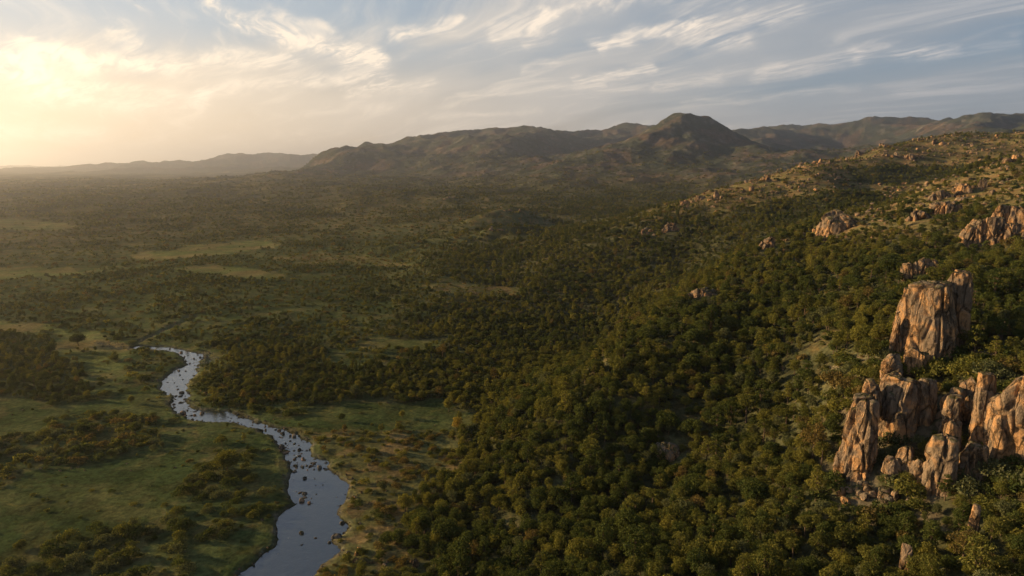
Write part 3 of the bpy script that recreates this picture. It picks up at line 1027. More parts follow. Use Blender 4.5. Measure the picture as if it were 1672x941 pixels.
def make_tree_meshes(shape, seed, lod):
    rng = np.random.default_rng(seed)
    cl, limbs, tz, top, R = crown_plan(shape, rng)
    dens, size = {0: (95, 0.33), 1: (42, 0.55), 2: (16, 0.95)}[lod]
    V, F = leaf_cloud(rng, cl, dens, size)
    lean = rng.uniform(-0.25, 0.25, 2)
    tr = 0.13 + 0.012 * top
    path = [(0, 0, -0.6), (0, 0, 0.0), (lean[0] * 0.5, lean[1] * 0.5, tz * 0.6), (lean[0], lean[1], tz), (lean[0] * 0.3, lean[1] * 0.3, top * 0.8)]
    sides = {0: 8, 1: 5, 2: 3}[lod]
    TV, TF = tube(path, [tr * 1.5, tr * 1.15, tr * 0.9, tr * 0.75, tr * 0.2], sides)
    if lod < 2:
        for (e, z0) in limbs:
            a, b = tube([(lean[0] * 0.6, lean[1] * 0.6, z0), (e[0] * 0.5, e[1] * 0.5, z0 * 0.4 + e[2] * 0.6 - 0.15), e], [tr * 0.45, tr * 0.3, tr * 0.12], 5 if lod == 0 else 3)
            TF = np.vstack([TF, b + len(TV)]); TV = np.vstack([TV, a])
    return V, F, TV, TF


TREE_SHAPES = ['round', 'spreading', 'tall oval', 'flat-topped', 'ragged', 'layered', 'small bushy']
SHRUB_H = 1.0


def shrub_mesh(seed, lod):
    rng = np.random.default_rng(seed)
    cl = []
    n = 7
    for k in range(n):
        ph = k * 2.4 + rng.uniform(-0.5, 0.5)
        rad = 0.0 if k == 0 else rng.uniform(0.5, 1.15)
        r = rng.uniform(0.42, 0.75)
        cl.append((math.cos(ph) * rad, math.sin(ph) * rad, 0.45 + rng.uniform(0, 0.55) * (1.4 - rad), r, 0.85))
    dens, size = {0: (260, 0.19), 1: (70, 0.36), 2: (22, 0.62)}[lod]
    return leaf_cloud(rng, cl, dens, size)


COLOURS = ['dark green', 'olive green', 'yellow green', 'grey green', 'brownish']
# looks: shape, colour
LOOKS = [('round', 'olive green'), ('round', 'dark green'), ('spreading', 'dark green'), ('spreading', 'olive green'), ('tall oval', 'olive green'),
         ('tall oval', 'dark green'), ('flat-topped', 'olive green'), ('ragged', 'brownish'), ('ragged', 'olive green'), ('layered', 'dark green'),
         ('layered', 'yellow green'), ('small bushy', 'yellow green'), ('round', 'yellow green'), ('small bushy', 'grey green'), ('round', 'grey green')]
LOOK_W = np.array([10, 8, 6, 7, 8, 5, 3, 1.5, 7, 4, 5, 7, 7, 5, 6], dtype=float)
LOOK_W /= LOOK_W.sum()
SHRUB_LOOKS = [('dark green', 201), ('olive green', 202), ('yellow green', 203), ('grey green', 204), ('brownish', 205)]
SHRUB_W = np.array([3.2, 3.0, 1.2, 2.0, 1.6]); SHRUB_W /= SHRUB_W.sum()

CROWN, TRUNK, SHRUB0 = {}, {}, {}
src = bpy.data.collections.new('plant_kinds')       # sources of the forest and the undergrowth; not linked to the scene
N_LOOK, N_SHR = len(LOOKS), len(SHRUB_LOOKS)
names_in_order = []


def add_source(name, V, F, TV, TF, colour):
    mats = [LEAF[colour], BARK]
    if TV is not None:
        me = mesh_from(name, np.vstack([V, TV]), [F, TF + len(V)], mats, mat_idx=[0] * len(F) + [1] * len(TF))
    else:
        me = mesh_from(name, V, F, LEAF[colour])
    o = bpy.data.objects.new(name, me)
    src.objects.link(o)
    names_in_order.append(name)


for lod in (0, 1, 2):
    for i, (sh, colr) in enumerate(LOOKS):
        V, F, TV, TF = make_tree_meshes(sh, 40 + i, lod)
        if lod == 0:
            CROWN[i] = mesh_from('crown', V, F, LEAF[colr])
            TRUNK[i] = mesh_from('trunk', TV, TF, BARK, smooth=True)
        add_source('kind_%03d' % (lod * N_LOOK + i), V, F, TV, TF, colr)
for lod in (0, 1, 2):
    for i, (colr, sd_) in enumerate(SHRUB_LOOKS):
        V, F = shrub_mesh(sd_, lod)
        if lod == 0:
            SHRUB0[i] = mesh_from('shrub', V, F, LEAF[colr])
        add_source('kind_%03d' % (3 * N_LOOK + lod * N_SHR + i), V, F, None, None, colr)


def scatter_tree(collection):
    """Geometry nodes that set an instance of the collection on every point."""
    ng = bpy.data.node_groups.new('scatter', 'GeometryNodeTree')
    ng.interface.new_socket('Geometry', in_out='INPUT', socket_type='NodeSocketGeometry')
    ng.interface.new_socket('Geometry', in_out='OUTPUT', socket_type='NodeSocketGeometry')
    N, L = ng.nodes, ng.links
    gi, go = N.new('NodeGroupInput'), N.new('NodeGroupOutput')
    ci = N.new('GeometryNodeCollectionInfo')
    ci.inputs['Collection'].default_value = collection
    ci.inputs['Separate Children'].default_value = True
    ci.inputs['Reset Children'].default_value = True
    ip = N.new('GeometryNodeInstanceOnPoints')
    ip.inputs['Pick Instance'].default_value = True

    def attr(name, typ):
        a = N.new('GeometryNodeInputNamedAttribute')
        a.data_type = typ
        a.inputs['Name'].default_value = name
        return a.outputs['Attribute']
    L.new(gi.outputs[0], ip.inputs['Points'])
    L.new(ci.outputs[0], ip.inputs['Instance'])
    L.new(attr('kind_index', 'INT'), ip.inputs['Instance Index'])
    L.new(attr('turn', 'FLOAT_VECTOR'), ip.inputs['Rotation'])
    L.new(attr('size', 'FLOAT_VECTOR'), ip.inputs['Scale'])
    L.new(ip.outputs[0], go.inputs[0])
    return ng


def scatter_object(name, pts, idx, turn, size, collection, label=None, category=None):
    me = bpy.data.meshes.new(name)
    me.vertices.add(len(pts))
    me.vertices.foreach_set('co', np.asarray(pts, dtype=np.float32).ravel())
    a = me.attributes.new('kind_index', 'INT', 'POINT'); a.data.foreach_set('value', np.asarray(idx, dtype=np.int32))
    a = me.attributes.new('turn', 'FLOAT_VECTOR', 'POINT'); a.data.foreach_set('vector', np.asarray(turn, dtype=np.float32).ravel())
    a = me.attributes.new('size', 'FLOAT_VECTOR', 'POINT'); a.data.foreach_set('vector', np.asarray(size, dtype=np.float32).ravel())
    me.update()
    o = link(name, me, kind='stuff', label=label, category=category)
    md = o.modifiers.new('scatter', 'NODES')
    md.node_group = scatter_tree(collection)
    return o


def candidates(rng, cell, r0, r1, a0=-56, a1=50):
    a0, a1 = math.radians(a0), math.radians(a1)
    n = int(2 * r1 / cell) + 2
    gx, gy = np.meshgrid(np.arange(n) * cell - r1, np.arange(n) * cell - r1)
    x = gx.ravel() + rng.uniform(-0.48, 0.48, gx.size) * cell
    y = gy.ravel() + rng.uniform(-0.48, 0.48, gx.size) * cell
    d = np.hypot(x, y); a = np.arctan2(x, y)
    m = (d >= r0) & (d < r1) & (a > a0) & (a < a1)
    return x[m], y[m]


# ------------------------------------------------------------------ rock
def mat_rock(name, warm=1.0, pale=1.0, grey_stone=False):
    m, g, out = new_mat(name)
    tc = g.new('ShaderNodeTexCoord')
    ge = g.new('ShaderNodeNewGeometry')
    oi = g.new('ShaderNodeObjectInfo')
    P = g.vm('ADD', tc.outputs['Object'], g.comb(g.m('MULTIPLY', oi.outputs['Random'], 40.0), 0.0, 0.0))
    n1 = g.noise(P, 0.28, 6, 0.62, 0.6)
    n2 = g.noise(g.vm('MULTIPLY', P, (1.0, 1.0, 0.22)), 0.9, 6, 0.65, 0.4)
    n3 = g.noise(P, 2.6, 5, 0.65)
    tan = C4(0.41 * pale, 0.235 * pale, 0.110 * pale * (2 - warm))
    grey = C4(0.215 * pale, 0.160 * pale, 0.110 * pale)
    if grey_stone:
        tan, grey = C4(0.17, 0.15, 0.125), C4(0.10, 0.092, 0.082)
    c = g.mix(g.ramp(n1, 0.38, 0.56), tan, grey)
    c = g.mix(g.m('MULTIPLY', g.ramp(n2, 0.47, 0.62), 0.85), c, C4(0.066, 0.052, 0.038))
    c = g.mix(g.m('MULTIPLY', g.ramp(n3, 0.58, 0.70), 0.55), c, C4(0.30, 0.28, 0.21))
    c = g.mix(g.m('MULTIPLY', g.ramp(n2, 0.36, 0.28), 0.1 if grey_stone else 0.6), c, C4(0.42, 0.25, 0.12))
    # weathered and mossy on surfaces that face up
    sp = g.new('ShaderNodeSeparateXYZ', i_0=ge.outputs['Normal'])
    up = g.ramp(g.m('ADD', sp.outputs[2], g.m('MULTIPLY', g.m('SUBTRACT', n3, 0.5), 0.9)), 0.55, 0.85)
    top = g.mix(g.ramp(g.noise(P, 0.8, 4, 0.6), 0.42, 0.56), C4(0.15, 0.13, 0.10), C4(0.070, 0.072, 0.028))
    c = g.mix(g.m('MULTIPLY', up, 0.85), c, top)
    vor = g.new('ShaderNodeTexVoronoi', feature='DISTANCE_TO_EDGE', i_Vector=g.vm('ADD', g.vm('MULTIPLY', P, (1.0, 1.0, 0.35)), g.scale(g.comb(n1, n3, 0.0), 1.2)))
    vor.inputs['Scale'].default_value = 0.42
    crack = g.ramp(vor.outputs[0], 0.0, 0.07)
    c = g.mix(crack, g.scale(c, 0.45), c)
    hgt = g.m('ADD', g.m('ADD', g.m('MULTIPLY', n2, 0.9), g.m('MULTIPLY', n3, 0.6)), g.m('MULTIPLY', crack, 0.5))
    b = g.new('ShaderNodeBump', i_Height=hgt)
    b.inputs['Strength'].default_value = 0.85
    b.inputs['Distance'].default_value = 0.9
    d = g.new('ShaderNodeBsdfDiffuse', i_Color=c, i_Normal=b.outputs[0])
    d.inputs['Roughness'].default_value = 0.4
    g.put(d.outputs[0], out.inputs[0])
    return m


ROCK = mat_rock('granite')
ROCK_GREY = mat_rock('stream_stone', 0.85, 0.85, True)
_ico = {}


def ico(n):
    if n not in _ico:
        bm = bmesh.new()
        bmesh.ops.create_icosphere(bm, subdivisions=n, radius=1.0)
        bm.verts.ensure_lookup_table()
        V = np.array([v.co[:] for v in bm.verts])
        F = np.array([[v.index for v in f.verts] for f in bm.faces])
        bm.free()
        _ico[n] = (V, F)
    return _ico[n]


def rock_points(seed, w, dp, h, sub=5, pillar=0.5, cuts=14, rib=0.0, rough=1.0, lean=(0, 0), taper=0.15):
    """One weathered block w x dp x h, standing on z = 0 (a little of it below)."""
    rng = np.random.default_rng(seed)
    V, F = ico(sub)
    ne = 2.6 + 3.4 * pillar
    p = V / ((np.abs(V) ** ne).sum(1) ** (1 / ne))[:, None]
    # flat joints
    for k in range(cuts):
        an = rng.uniform(0, 2 * math.pi)
        tilt = rng.uniform(-0.12, 0.30) if rng.random() < pillar else rng.uniform(0.2, 1.3)
        n = np.array([math.cos(an) * math.cos(tilt), math.sin(an) * math.cos(tilt), math.sin(tilt)])
        dd = rng.uniform(0.78, 1.04)
        t = np.maximum(p @ n - dd, 0)
        p = p - np.outer(t, n) * 0.95
    p[:, :2] *= (1 - 0.6 * taper * (p[:, 2:3] * 0.5 + 0.5))
    q = p * np.array([w / 2, dp / 2, h / 2])
    nrm = V * np.array([2 / w, 2 / dp, 2 / h]); nrm /= np.linalg.norm(nrm, axis=1)[:, None]
    s = seed * 3.7
    L = min(w, h)
    x, y, z = q[:, 0] + s, q[:, 1], q[:, 2]
    disp = 0.035 * L * fbm(x / (0.6 * L), y / (0.6 * L), 4, 0.55, 1.0, z / (0.75 * L))
    # joint blocks: cells that stand proud or lie back, with open cracks between them
    ns = int(np.clip(6 + (w + dp) * h * 0.14 * rough, 7, 46)) if L > 1.5 else 6
    sp = rng.uniform(-0.5, 0.5, (ns, 3)) * np.array([w, dp, h]) * 1.05
    off = rng.choice([-1.0, -0.35, 0.3, 0.9], ns)
    wx = 0.10 * L * perlin(x / (0.3 * L), y / (0.3 * L), z / (0.3 * L))
    d1 = np.full(len(q), 1e9); d2 = d1.copy(); own = np.zeros(len(q), dtype=int)
    for k in range(ns):
        dd = np.sqrt((q[:, 0] - sp[k, 0]) ** 2 + (q[:, 1] - sp[k, 1]) ** 2 + (0.34 * (q[:, 2] - sp[k, 2])) ** 2) + wx
        m1 = dd < d1
        d2 = np.where(m1, d1, np.minimum(d2, dd))
        own = np.where(m1, k, own)
        d1 = np.where(m1, dd, d1)
    edge = d2 - d1
    disp = disp + 0.040 * L * rough * off[own] * sstep(0.0, 0.04 * L, edge)
    disp = disp - 0.075 * L * rough * (1 - sstep(0.0, 0.045 * L, edge))
    if L > 3:
        disp = disp + 0.20 * rough * fbm(x / 1.3, y / 1.3, 4, 0.6, 6.0, z / 1.6)
    if rib:
        r = ridged(x / 1.5, y / 1.5, 3, 0.6, 14.0, z / 9.0)
        disp = disp - rib * sstep(0.55, 0.95, r) * sstep(0.35, -0.4, p[:, 2])
    q = q + nrm * disp[:, None]
    q[:, 0] += lean[0] * (q[:, 2] + h / 2); q[:, 1] += lean[1] * (q[:, 2] + h / 2)
    q[:, 2] += h / 2 - 0.06 * h
    return q, F


BOULDER_MESH = []
for k in range(9):
    asp = [(1, .8, .75), (1, .9, 1.15), (1.2, .8, .6), (1, 1, .9), (.9, .7, 1.3), (1.3, .9, .7), (1, .85, 1.0), (1.1, .7, .85), (.8, .8, 1.5)][k]
    q, F = rock_points(300 + k, asp[0], asp[1], asp[2], 4, 0.5, 13, taper=0.25)
    BOULDER_MESH.append(mesh_from('boulder', q, F, ROCK, smooth=False if k % 3 == 0 else True))
STONE_MESH = []
for k in range(5):
    q, F = rock_points(330 + k, 1.0, 0.8, 0.55 + 0.1 * k, 3, 0.3, 8, taper=0.2)
    STONE_MESH.append(mesh_from('stone', q, F, ROCK_GREY, smooth=True))
STONE_PALE = [m_.copy() for m_ in STONE_MESH]
ROCK_PALE = mat_rock('pale_stream_stone', 0.8, 1.15)
for m_ in STONE_PALE:
    m_.materials.clear(); m_.materials.append(ROCK_PALE)
stone_src = bpy.data.collections.new('stone_kinds')
for k in range(5):
    q, F = rock_points(350 + k, 1.0, 0.8, 0.55 + 0.12 * k, 2, 0.3, 8, taper=0.2)
    o = bpy.data.objects.new('rubble_kind_%d' % k, mesh_from('rubble', q, F, ROCK if k < 3 else ROCK_GREY, smooth=False))
    stone_src.objects.link(o)

ROCK_SPOTS = []          # (x, y, r) kept clear of trees


def photo_rock(name, label, l, r, t, b, d, seed, sub=5, depth=0.8, sink=0.0, turn=0.0, group=None, extra=(), **kw):
    """A rock whose outline the photograph shows between columns l..r and rows t..b, about d metres away."""
    cx = (l + r) / 2
    top = W(cx, t, d); bot = W(cx, b, d)
    fw = d * math.cos(math.atan2(top[0], top[1]))
    w = (r - l) / FPX * fw * 1.05
    h = (top[2] - bot[2]) * 1.04 + sink
    z0 = bot[2] - sink
    verts, faces, off = [], [], 0
    q, F = rock_points(seed, w, w * depth, h + 1.2, sub, **kw)
    verts.append(q); faces.append(F); off += len(q)
    for (ox, oy, oz, ew, ed, eh, sd2, kw2) in extra:           # shoulders of the same block
        q2, F2 = rock_points(sd2, ew, ed, eh, sub, **kw2)
        verts.append(q2 + np.array([ox, oy, oz])); faces.append(F2 + off); off += len(q2)
    me = mesh_from(name, np.vstack(verts), np.vstack(faces), ROCK, smooth=True)
    o = link(name, me, label=label, category='rock', group=group)
    o.location = (top[0], top[1], z0 - 0.9)
    o.rotation_euler = (0, 0, -math.atan2(top[0], top[1]) + turn)
    ROCK_SPOTS.append((top[0], top[1], w * 0.5))
    for off in (4.0, 8.0, 12.0):       # no tall tree directly downhill of it, as in the photograph
        if d > 170 or off < 3:
            ROCK_SPOTS.append((top[0] * (1 - off / d), top[1] * (1 - off / d), w * 0.42))
    return o


# ------------------------------------------------------------------ the cliffs and rock towers on the right
def build_big_rocks():
    R = photo_rock
    G = None
    # tower above the cliffs
    R('rock_tower', 'tall orange rock tower with a smooth sunlit face, standing alone above the cliffs', 1478, 1568, 460, 588, 158, 3, 6, 0.85, 2.0, -0.25,
      pillar=0.95, cuts=12, taper=0.10, rough=0.8, lean=(0.04, 0.03))
    R('cliff_rock', 'craggy slab leaning on the left side of the tall orange rock tower', 1463, 1503, 469, 556, 158.5, 8, 6, 1.0, 2.0, 0.3, pillar=0.9, cuts=10, rough=1.3, lean=(0.05, 0))
    R('cliff_rock', 'thin pointed flake of rock at the lower left edge of the tall orange tower', 1455, 1467, 517, 556, 156, 12, 5, 1.1, 2.0, 0.0, pillar=0.9, taper=0.6, lean=(0.10, 0))
    R('rock_tower', 'dark rounded rock tower behind the right shoulder of the orange tower, highest of the pair', 1548, 1587, 441, 545, 164, 15, 6, 1.0, 2.0, 0.1, pillar=0.9, cuts=9, rough=0.9, taper=0.05)
    R('boulder', 'knobbly grey boulder at the foot of the sunlit face of the orange tower', 1480, 1518, 566, 592, 151, 18, 5, 0.9, 1.5, 0.2, pillar=0.4)
    R('boulder', 'low pale boulder on the grass left of the foot of the orange tower', 1440, 1474, 578, 606, 148, 21, 5, 0.9, 1.0, 0.4, pillar=0.3)
    # cliff group
    R('cliff_rock', 'tall ribbed orange cliff slab at the left end of the lower cliffs', 1368, 1440, 648, 800, 128, 24, 6, 0.75, 2.5, -0.35,
      pillar=0.95, cuts=10, rib=0.55, rough=1.2, taper=0.28, lean=(0.03, 0.08))
    R('cliff_rock', 'narrow dark flake split from the left edge of the ribbed orange slab', 1376, 1398, 650, 724, 130, 27, 5, 1.0, 2.5, 0.2, pillar=0.9, taper=0.4, lean=(0.12, 0))
    R('boulder', 'split boulder perched on top of the ribbed orange slab', 1408, 1442, 622, 660, 134, 29, 5, 0.9, 1.0, 0.1, pillar=0.5)
    R('cliff_rock', 'broad bulging cliff block with a grassy sloping top beside the ribbed orange slab', 1440, 1503, 616, 722, 136, 31, 6, 0.85, 2.5, -0.2,
      pillar=0.8, cuts=12, rough=0.9, taper=0.12)
    R('boulder', 'rounded brown boulder behind the top of the broad bulging cliff block', 1443, 1476, 606, 640, 140, 33, 5, 0.9, 1.0, 0.2, pillar=0.5)
    R('cliff_rock', 'slim round-headed rock pillar right of the broad bulging cliff block', 1499, 1531, 618, 698, 138, 36, 6, 0.95, 2.5, 0.1, pillar=0.9, taper=0.12)
    R('cliff_rock', 'leaning brown pillar half hidden by bushes in the middle of the lower cliffs', 1533, 1566, 645, 712, 134, 38, 5, 0.95, 2.0, 0.1, pillar=0.8, lean=(0.1, 0))
    R('boulder', 'round boulder sitting on top of the lower middle pillar of the cliffs', 1546, 1574, 684, 716, 129, 41, 5, 1.0, 1.0, 0.4, pillar=0.3)
    R('cliff_rock', 'stout mottled pillar at the bottom middle of the lower cliffs', 1512, 1570, 710, 812, 124, 43, 6, 0.9, 2.5, -0.1, pillar=0.85, rough=1.1, taper=0.1)
    R('cliff_rock', 'shaded broken block right of the stout mottled pillar', 1567, 1616, 722, 790, 126, 46, 6, 0.9, 2.5, 0.3, pillar=0.6, rough=1.3)
    R('cliff_rock', 'small orange rock face between the bushes and the narrow split pillar', 1570, 1598, 612, 660, 140, 48, 5, 0.9, 2.0, 0.0, pillar=0.7)
    R('cliff_rock', 'narrow pillar left of the deep dark crack at the right end of the cliffs', 1595, 1628, 607, 736, 132, 50, 6, 1.0, 2.5, 0.1, pillar=0.95, taper=0.06, rough=0.7)
    R('cliff_rock', 'wide flat cliff wall right of the deep dark crack, cut by the photo edge', 1631, 1742, 597, 762, 131, 53, 6, 0.7, 2.5, -0.1, pillar=0.95, cuts=9, taper=0.1, rough=0.9)
    R('boulder', 'jagged pale boulder in the scree right of the ribbed orange slab', 1440, 1474, 742, 800, 126, 55, 5, 0.9, 2.0, 0.1, pillar=0.6, taper=0.4)
    R('boulder', 'hollowed pale rock between the ribbed slab and the stout mottled pillar', 1466, 1498, 728, 776, 127, 57, 5, 0.9, 2.0, 0.3, pillar=0.6)
    R('boulder', 'dark lump of rock leaning on the left of the stout mottled pillar', 1486, 1516, 750, 796, 125, 59, 5, 0.9, 2.0, 0.3, pillar=0.6)
    R('boulder', 'pointed boulder lit on its left side near the bottom right corner', 1584, 1606, 824, 850, 112, 65, 5, 0.9, 1.5, 0.3, pillar=0.7, taper=0.5)
    R('boulder', 'grey boulder among leaves in the bottom right corner', 1472, 1492, 888, 908, 104, 67, 5, 0.9, 1.5, 0.3, pillar=0.4)
    R('cliff_rock', 'dark mossy cliff wall behind the pillars of the lower cliffs, left half', 1425, 1530, 628, 770, 140, 131, 6, 0.5, 3.0, -0.1, pillar=0.7, cuts=14, rough=1.2, taper=0.2)
    R('cliff_rock', 'dark mossy cliff wall behind the pillars of the lower cliffs, right half', 1528, 1640, 640, 778, 138, 133, 6, 0.5, 3.0, 0.05, pillar=0.7, cuts=14, rough=1.2, taper=0.2)
    # pale pillars further up the slope
    for (l, r, t, b, sd, txt) in [
        (1574, 1607, 357, 400, 71, 'leftmost of the row of orange boulders high on the right slope'),
        (1606, 1642, 354, 405, 73, 'tallest grooved boulder in the row of orange boulders high on the right slope'),
        (1640, 1668, 365, 408, 75, 'bluntly rounded third boulder in the row of orange boulders high on the right slope'),
        (1667, 1700, 376, 408, 76, 'last boulder of the high orange row, cut by the right photo edge')]:
        R('cliff_rock', txt, l, r, t, b, 250, sd, 6, 0.9, 3.0, 0.1 * (sd % 3 - 1), pillar=0.85, taper=0.12, rough=1.1)
    R('boulder', 'upright boulder behind the row of orange boulders, left one of two', 1624, 1648, 335, 366, 262, 77, 5, 0.9, 2.0, 0.1, pillar=0.7)
    R('boulder', 'wide pale boulder behind the row of orange boulders, right one of two', 1643, 1690, 335, 372, 264, 79, 5, 0.9, 2.0, 0.1, pillar=0.6)
    R('rock_outcrop', 'broken orange outcrop on the upper slope left of the row of boulders', 1478, 1528, 344, 381, 300, 81, 6, 0.9, 3.0, 0.1, pillar=0.4, cuts=18, rough=1.8, taper=0.35)
    R('rock_outcrop', 'dark-topped block right behind the broken orange outcrop', 1522, 1566, 328, 358, 312, 83, 6, 0.9, 3.0, 0.1, pillar=0.6, cuts=16, rough=1.6)
    R('rock_outcrop', 'craggy outcrop with two orange columns just below the near skyline', 1556, 1592, 298, 326, 352, 85, 6, 0.9, 3.0, 0.1, pillar=0.8, cuts=16, rough=1.8)
    R('rock_outcrop', 'long grey outcrop left of the craggy two-column outcrop', 1520, 1562, 310, 334, 345, 86, 6, 0.9, 3.0, 0.1, pillar=0.3, cuts=16, rough=1.8, taper=0.4)
    R('rock_dome', 'large smooth shaded rock dome bulging from the slope crest above the wooded gully', 1332, 1408, 342, 398, 314, 87, 6, 0.9, 3.0, 0.1, pillar=0.1, cuts=6, taper=0.5, rough=0.6)
    R('rock_outcrop', 'sharp orange crag on the slope crest beside the wooded gully', 1238, 1270, 386, 424, 287, 89, 6, 0.9, 3.0, 0.2, pillar=0.7, cuts=18, rough=1.8, taper=0.45)
    R('rock_outcrop', 'sloping orange slab among the trees above the rock tower', 1486, 1530, 421, 441, 218, 91, 6, 0.7, 2.0, -0.3, pillar=0.2, cuts=16, rough=1.2, taper=0.3)
    R('boulder', 'rounded boulder at the lower left end of the sloping orange slab', 1474, 1492, 428, 446, 210, 93, 5, 0.9, 1.0, 0.0, pillar=0.3)
    R('cliff_rock', 'lone rock pillar rising out of the woods left of the cliffs', 1270, 1294, 598, 652, 178, 95, 5, 0.9, 2.0, 0.0, pillar=0.8)
    R('boulder', 'dark boulder right beside the lone rock pillar in the woods', 1300, 1332, 612, 640, 180, 97, 5, 0.9, 1.5, 0.0, pillar=0.4)
    R('rock_outcrop', 'shaded dark crag hidden among trees at the edge of the valley woods', 1118, 1180, 468, 500, 240, 99, 5, 0.8, 2.0, 0.0, pillar=0.3, cuts=18, taper=0.4)
    R('rock_outcrop', 'tilted pale slab in the trees halfway down the wooded slope', 1056, 1116, 722, 741, 152, 101, 5, 0.9, 0.3, -0.5, pillar=0.1, cuts=10, taper=0.6)
    R('rock_outcrop', 'rocky face at the toe of the long middle ridge, dark below and lit on top', 1080, 1112, 362, 384, 478, 103, 6, 0.9, 3.0, 0.0, pillar=0.4, cuts=18, rough=1.8, taper=0.4)
    R('rock_outcrop', 'pale pointed crag, lower left of the pair on the long middle ridge', 1109, 1130, 327, 347, 545, 105, 5, 0.9, 3.0, 0.0, pillar=0.6, cuts=18, rough=1.8, taper=0.4)
    R('rock_outcrop', 'pale blocky crag, upper right of the pair on the long middle ridge', 1132, 1157, 319, 340, 555, 107, 5, 0.9, 3.0, 0.0, pillar=0.6, cuts=18, rough=1.8, taper=0.4)
    R('rock_outcrop', 'reddish crag right below the pair of pale crags on the middle ridge', 1156, 1175, 334, 352, 520, 109, 5, 0.9, 3.0, 0.0, pillar=0.6, cuts=18, rough=1.8, taper=0.4)
    R('rock_outcrop', 'small pale crag on the skyline of the middle ridge', 1242, 1260, 285, 301, 600, 111, 5, 0.9, 3.0, 0.0, pillar=0.6, cuts=18, rough=1.8)
    R('rock_outcrop', 'steep orange crag in the middle of the far rocky hill', 1505, 1524, 235, 252, 790, 113, 5, 0.9, 3.0, 0.0, pillar=0.7, cuts=18, rough=1.8, taper=0.4)
    R('rock_outcrop', 'grey crag with a bright right edge on the far rocky hill', 1519, 1542, 247, 266, 770, 115, 5, 0.9, 3.0, 0.0, pillar=0.6, cuts=18, rough=1.8)
    R('rock_outcrop', 'small orange crag at the left end of the far rocky hill', 1397, 1410, 246, 255, 740, 117, 5, 0.9, 3.0, 0.0, pillar=0.6, cuts=18, rough=1.8)
    R('rock_outcrop', 'dark broken crag on the left flank of the far rocky hill', 1432, 1456, 234, 250, 775, 119, 5, 0.9, 3.0, 0.0, pillar=0.5, cuts=18, rough=1.8)
    R('rock_outcrop', 'pair of rounded knobs low on the far rocky hill', 1473, 1494, 252, 268, 720, 121, 5, 0.9, 3.0, 0.0, pillar=0.6, cuts=18, rough=1.8)


build_big_rocks()

# clusters of boulders: pixel x, y, spread x, spread y, how many, size in metres, where
CLUSTERS = [
    (1118, 338, 16, 9, 4, 2.8, 'beside the pair of pale crags on the middle ridge'), (1160, 326, 20, 8, 5, 2.6, 'on the middle ridge above the reddish crag'),
    (1225, 316, 24, 4, 6, 2.0, 'on the slope of the middle ridge below its skyline'), (1275, 279, 24, 4, 7, 2.2, 'on the skyline of the middle ridge'),
    (1332, 268, 26, 6, 10, 2.8, 'where the middle ridge meets the far rocky hill'), (1382, 264, 18, 5, 5, 2.4, 'at the left foot of the far rocky hill'),
    (1312, 303, 30, 9, 9, 1.9, 'scattered under the crest of the middle ridge'), (1070, 382, 22, 7, 5, 2.4, 'near the toe of the middle ridge'),
    (1425, 244, 26, 8, 7, 3.0, 'on the left flank of the far rocky hill'), (1485, 259, 30, 8, 8, 2.8, 'low on the face of the far rocky hill'),
    (1540, 236, 34, 8, 10, 3.2, 'around the crags of the far rocky hill'), (1480, 226, 34, 4, 7, 2.6, 'along the top of the far rocky hill'),
    (1590, 250, 30, 8, 6, 2.6, 'on the right shoulder of the far rocky hill'),
    (1465, 306, 30, 7, 8, 2.0, 'along the near skyline above the wooded gully'), (1575, 322, 30, 12, 8, 2.2, 'around the two-column outcrop'),
    (1645, 264, 24, 4, 7, 2.2, 'on the near skyline at the right'), (1620, 300, 40, 12, 9, 1.8, 'on the grassy slope above the row of orange boulders'),
    (1292, 404, 18, 9, 8, 1.5, 'beside the sharp orange crag'), (1375, 390, 44, 14, 16, 1.5, 'on the open slope below the smooth rock dome'),
    (1430, 352, 30, 10, 8, 1.6, 'right of the smooth rock dome'), (1440, 400, 34, 12, 8, 1.3, 'between shrubs left of the sloping orange slab'),
    (1560, 415, 60, 10, 9, 1.4, 'below the row of orange boulders'), (1375, 512, 26, 10, 7, 1.2, 'in a clearing left of the rock tower'),
    (1395, 806, 44, 12, 22, 1.25, 'in the rubble fan below the ribbed orange slab'), (1450, 820, 28, 14, 10, 1.2, 'in the scree below the lower cliffs'),
    (1620, 580, 30, 10, 6, 1.3, 'above the cliff wall beside the deep dark crack'), (600, 905, 26, 14, 6, 1.1, 'in the bushes right of the widest pool'), (690, 925, 40, 14, 6, 1.1, 'in the bushes at the bottom edge'),
    (340, 648, 12, 12, 9, 0.8, 'on the stony bank at the bend of the stream'), (150, 765, 80, 7, 9, 0.5, 'in a line along the edge of the near meadow'),
    (838, 346, 16, 4, 5, 2.4, 'on the top of the upper valley knoll'), (812, 378, 18, 5, 6, 2.0, 'on the lower valley knoll'),
    (735, 323, 22, 4, 6, 3.4, 'on the low hill at the foot of the mountains'), (800, 432, 24, 6, 5, 1.4, 'in a gap of the valley woods'),
    (610, 790, 60, 40, 14, 0.55, 'on the brown grass right of the stream'),
]


def ordinal_labels(items):
    """items: (object, base label, pixel x, pixel y). Gives each its own label where a few share the same words."""
    from collections import defaultdict
    by = defaultdict(list)
    for it in items:
        by[it[1]].append(it)
    ords = ['first', 'second', 'third', 'fourth', 'fifth', 'sixth', 'seventh', 'eighth', 'ninth', 'tenth', 'eleventh', 'twelfth', 'thirteenth', 'fourteenth', 'fifteenth', 'sixteenth', 'seventeenth', 'eighteenth', 'nineteenth', 'twentieth']
    for base, L in by.items():
        L.sort(key=lambda t: t[2])
        n = len(L)
        for k, it in enumerate(L):
            if n == 1:
                it[0]['label'] = base
            elif n <= 20:
                it[0]['label'] = '%s, %s from left' % (base, ords[k])
            else:
                it[0]['label'] = base
                it[0]['group'] = base


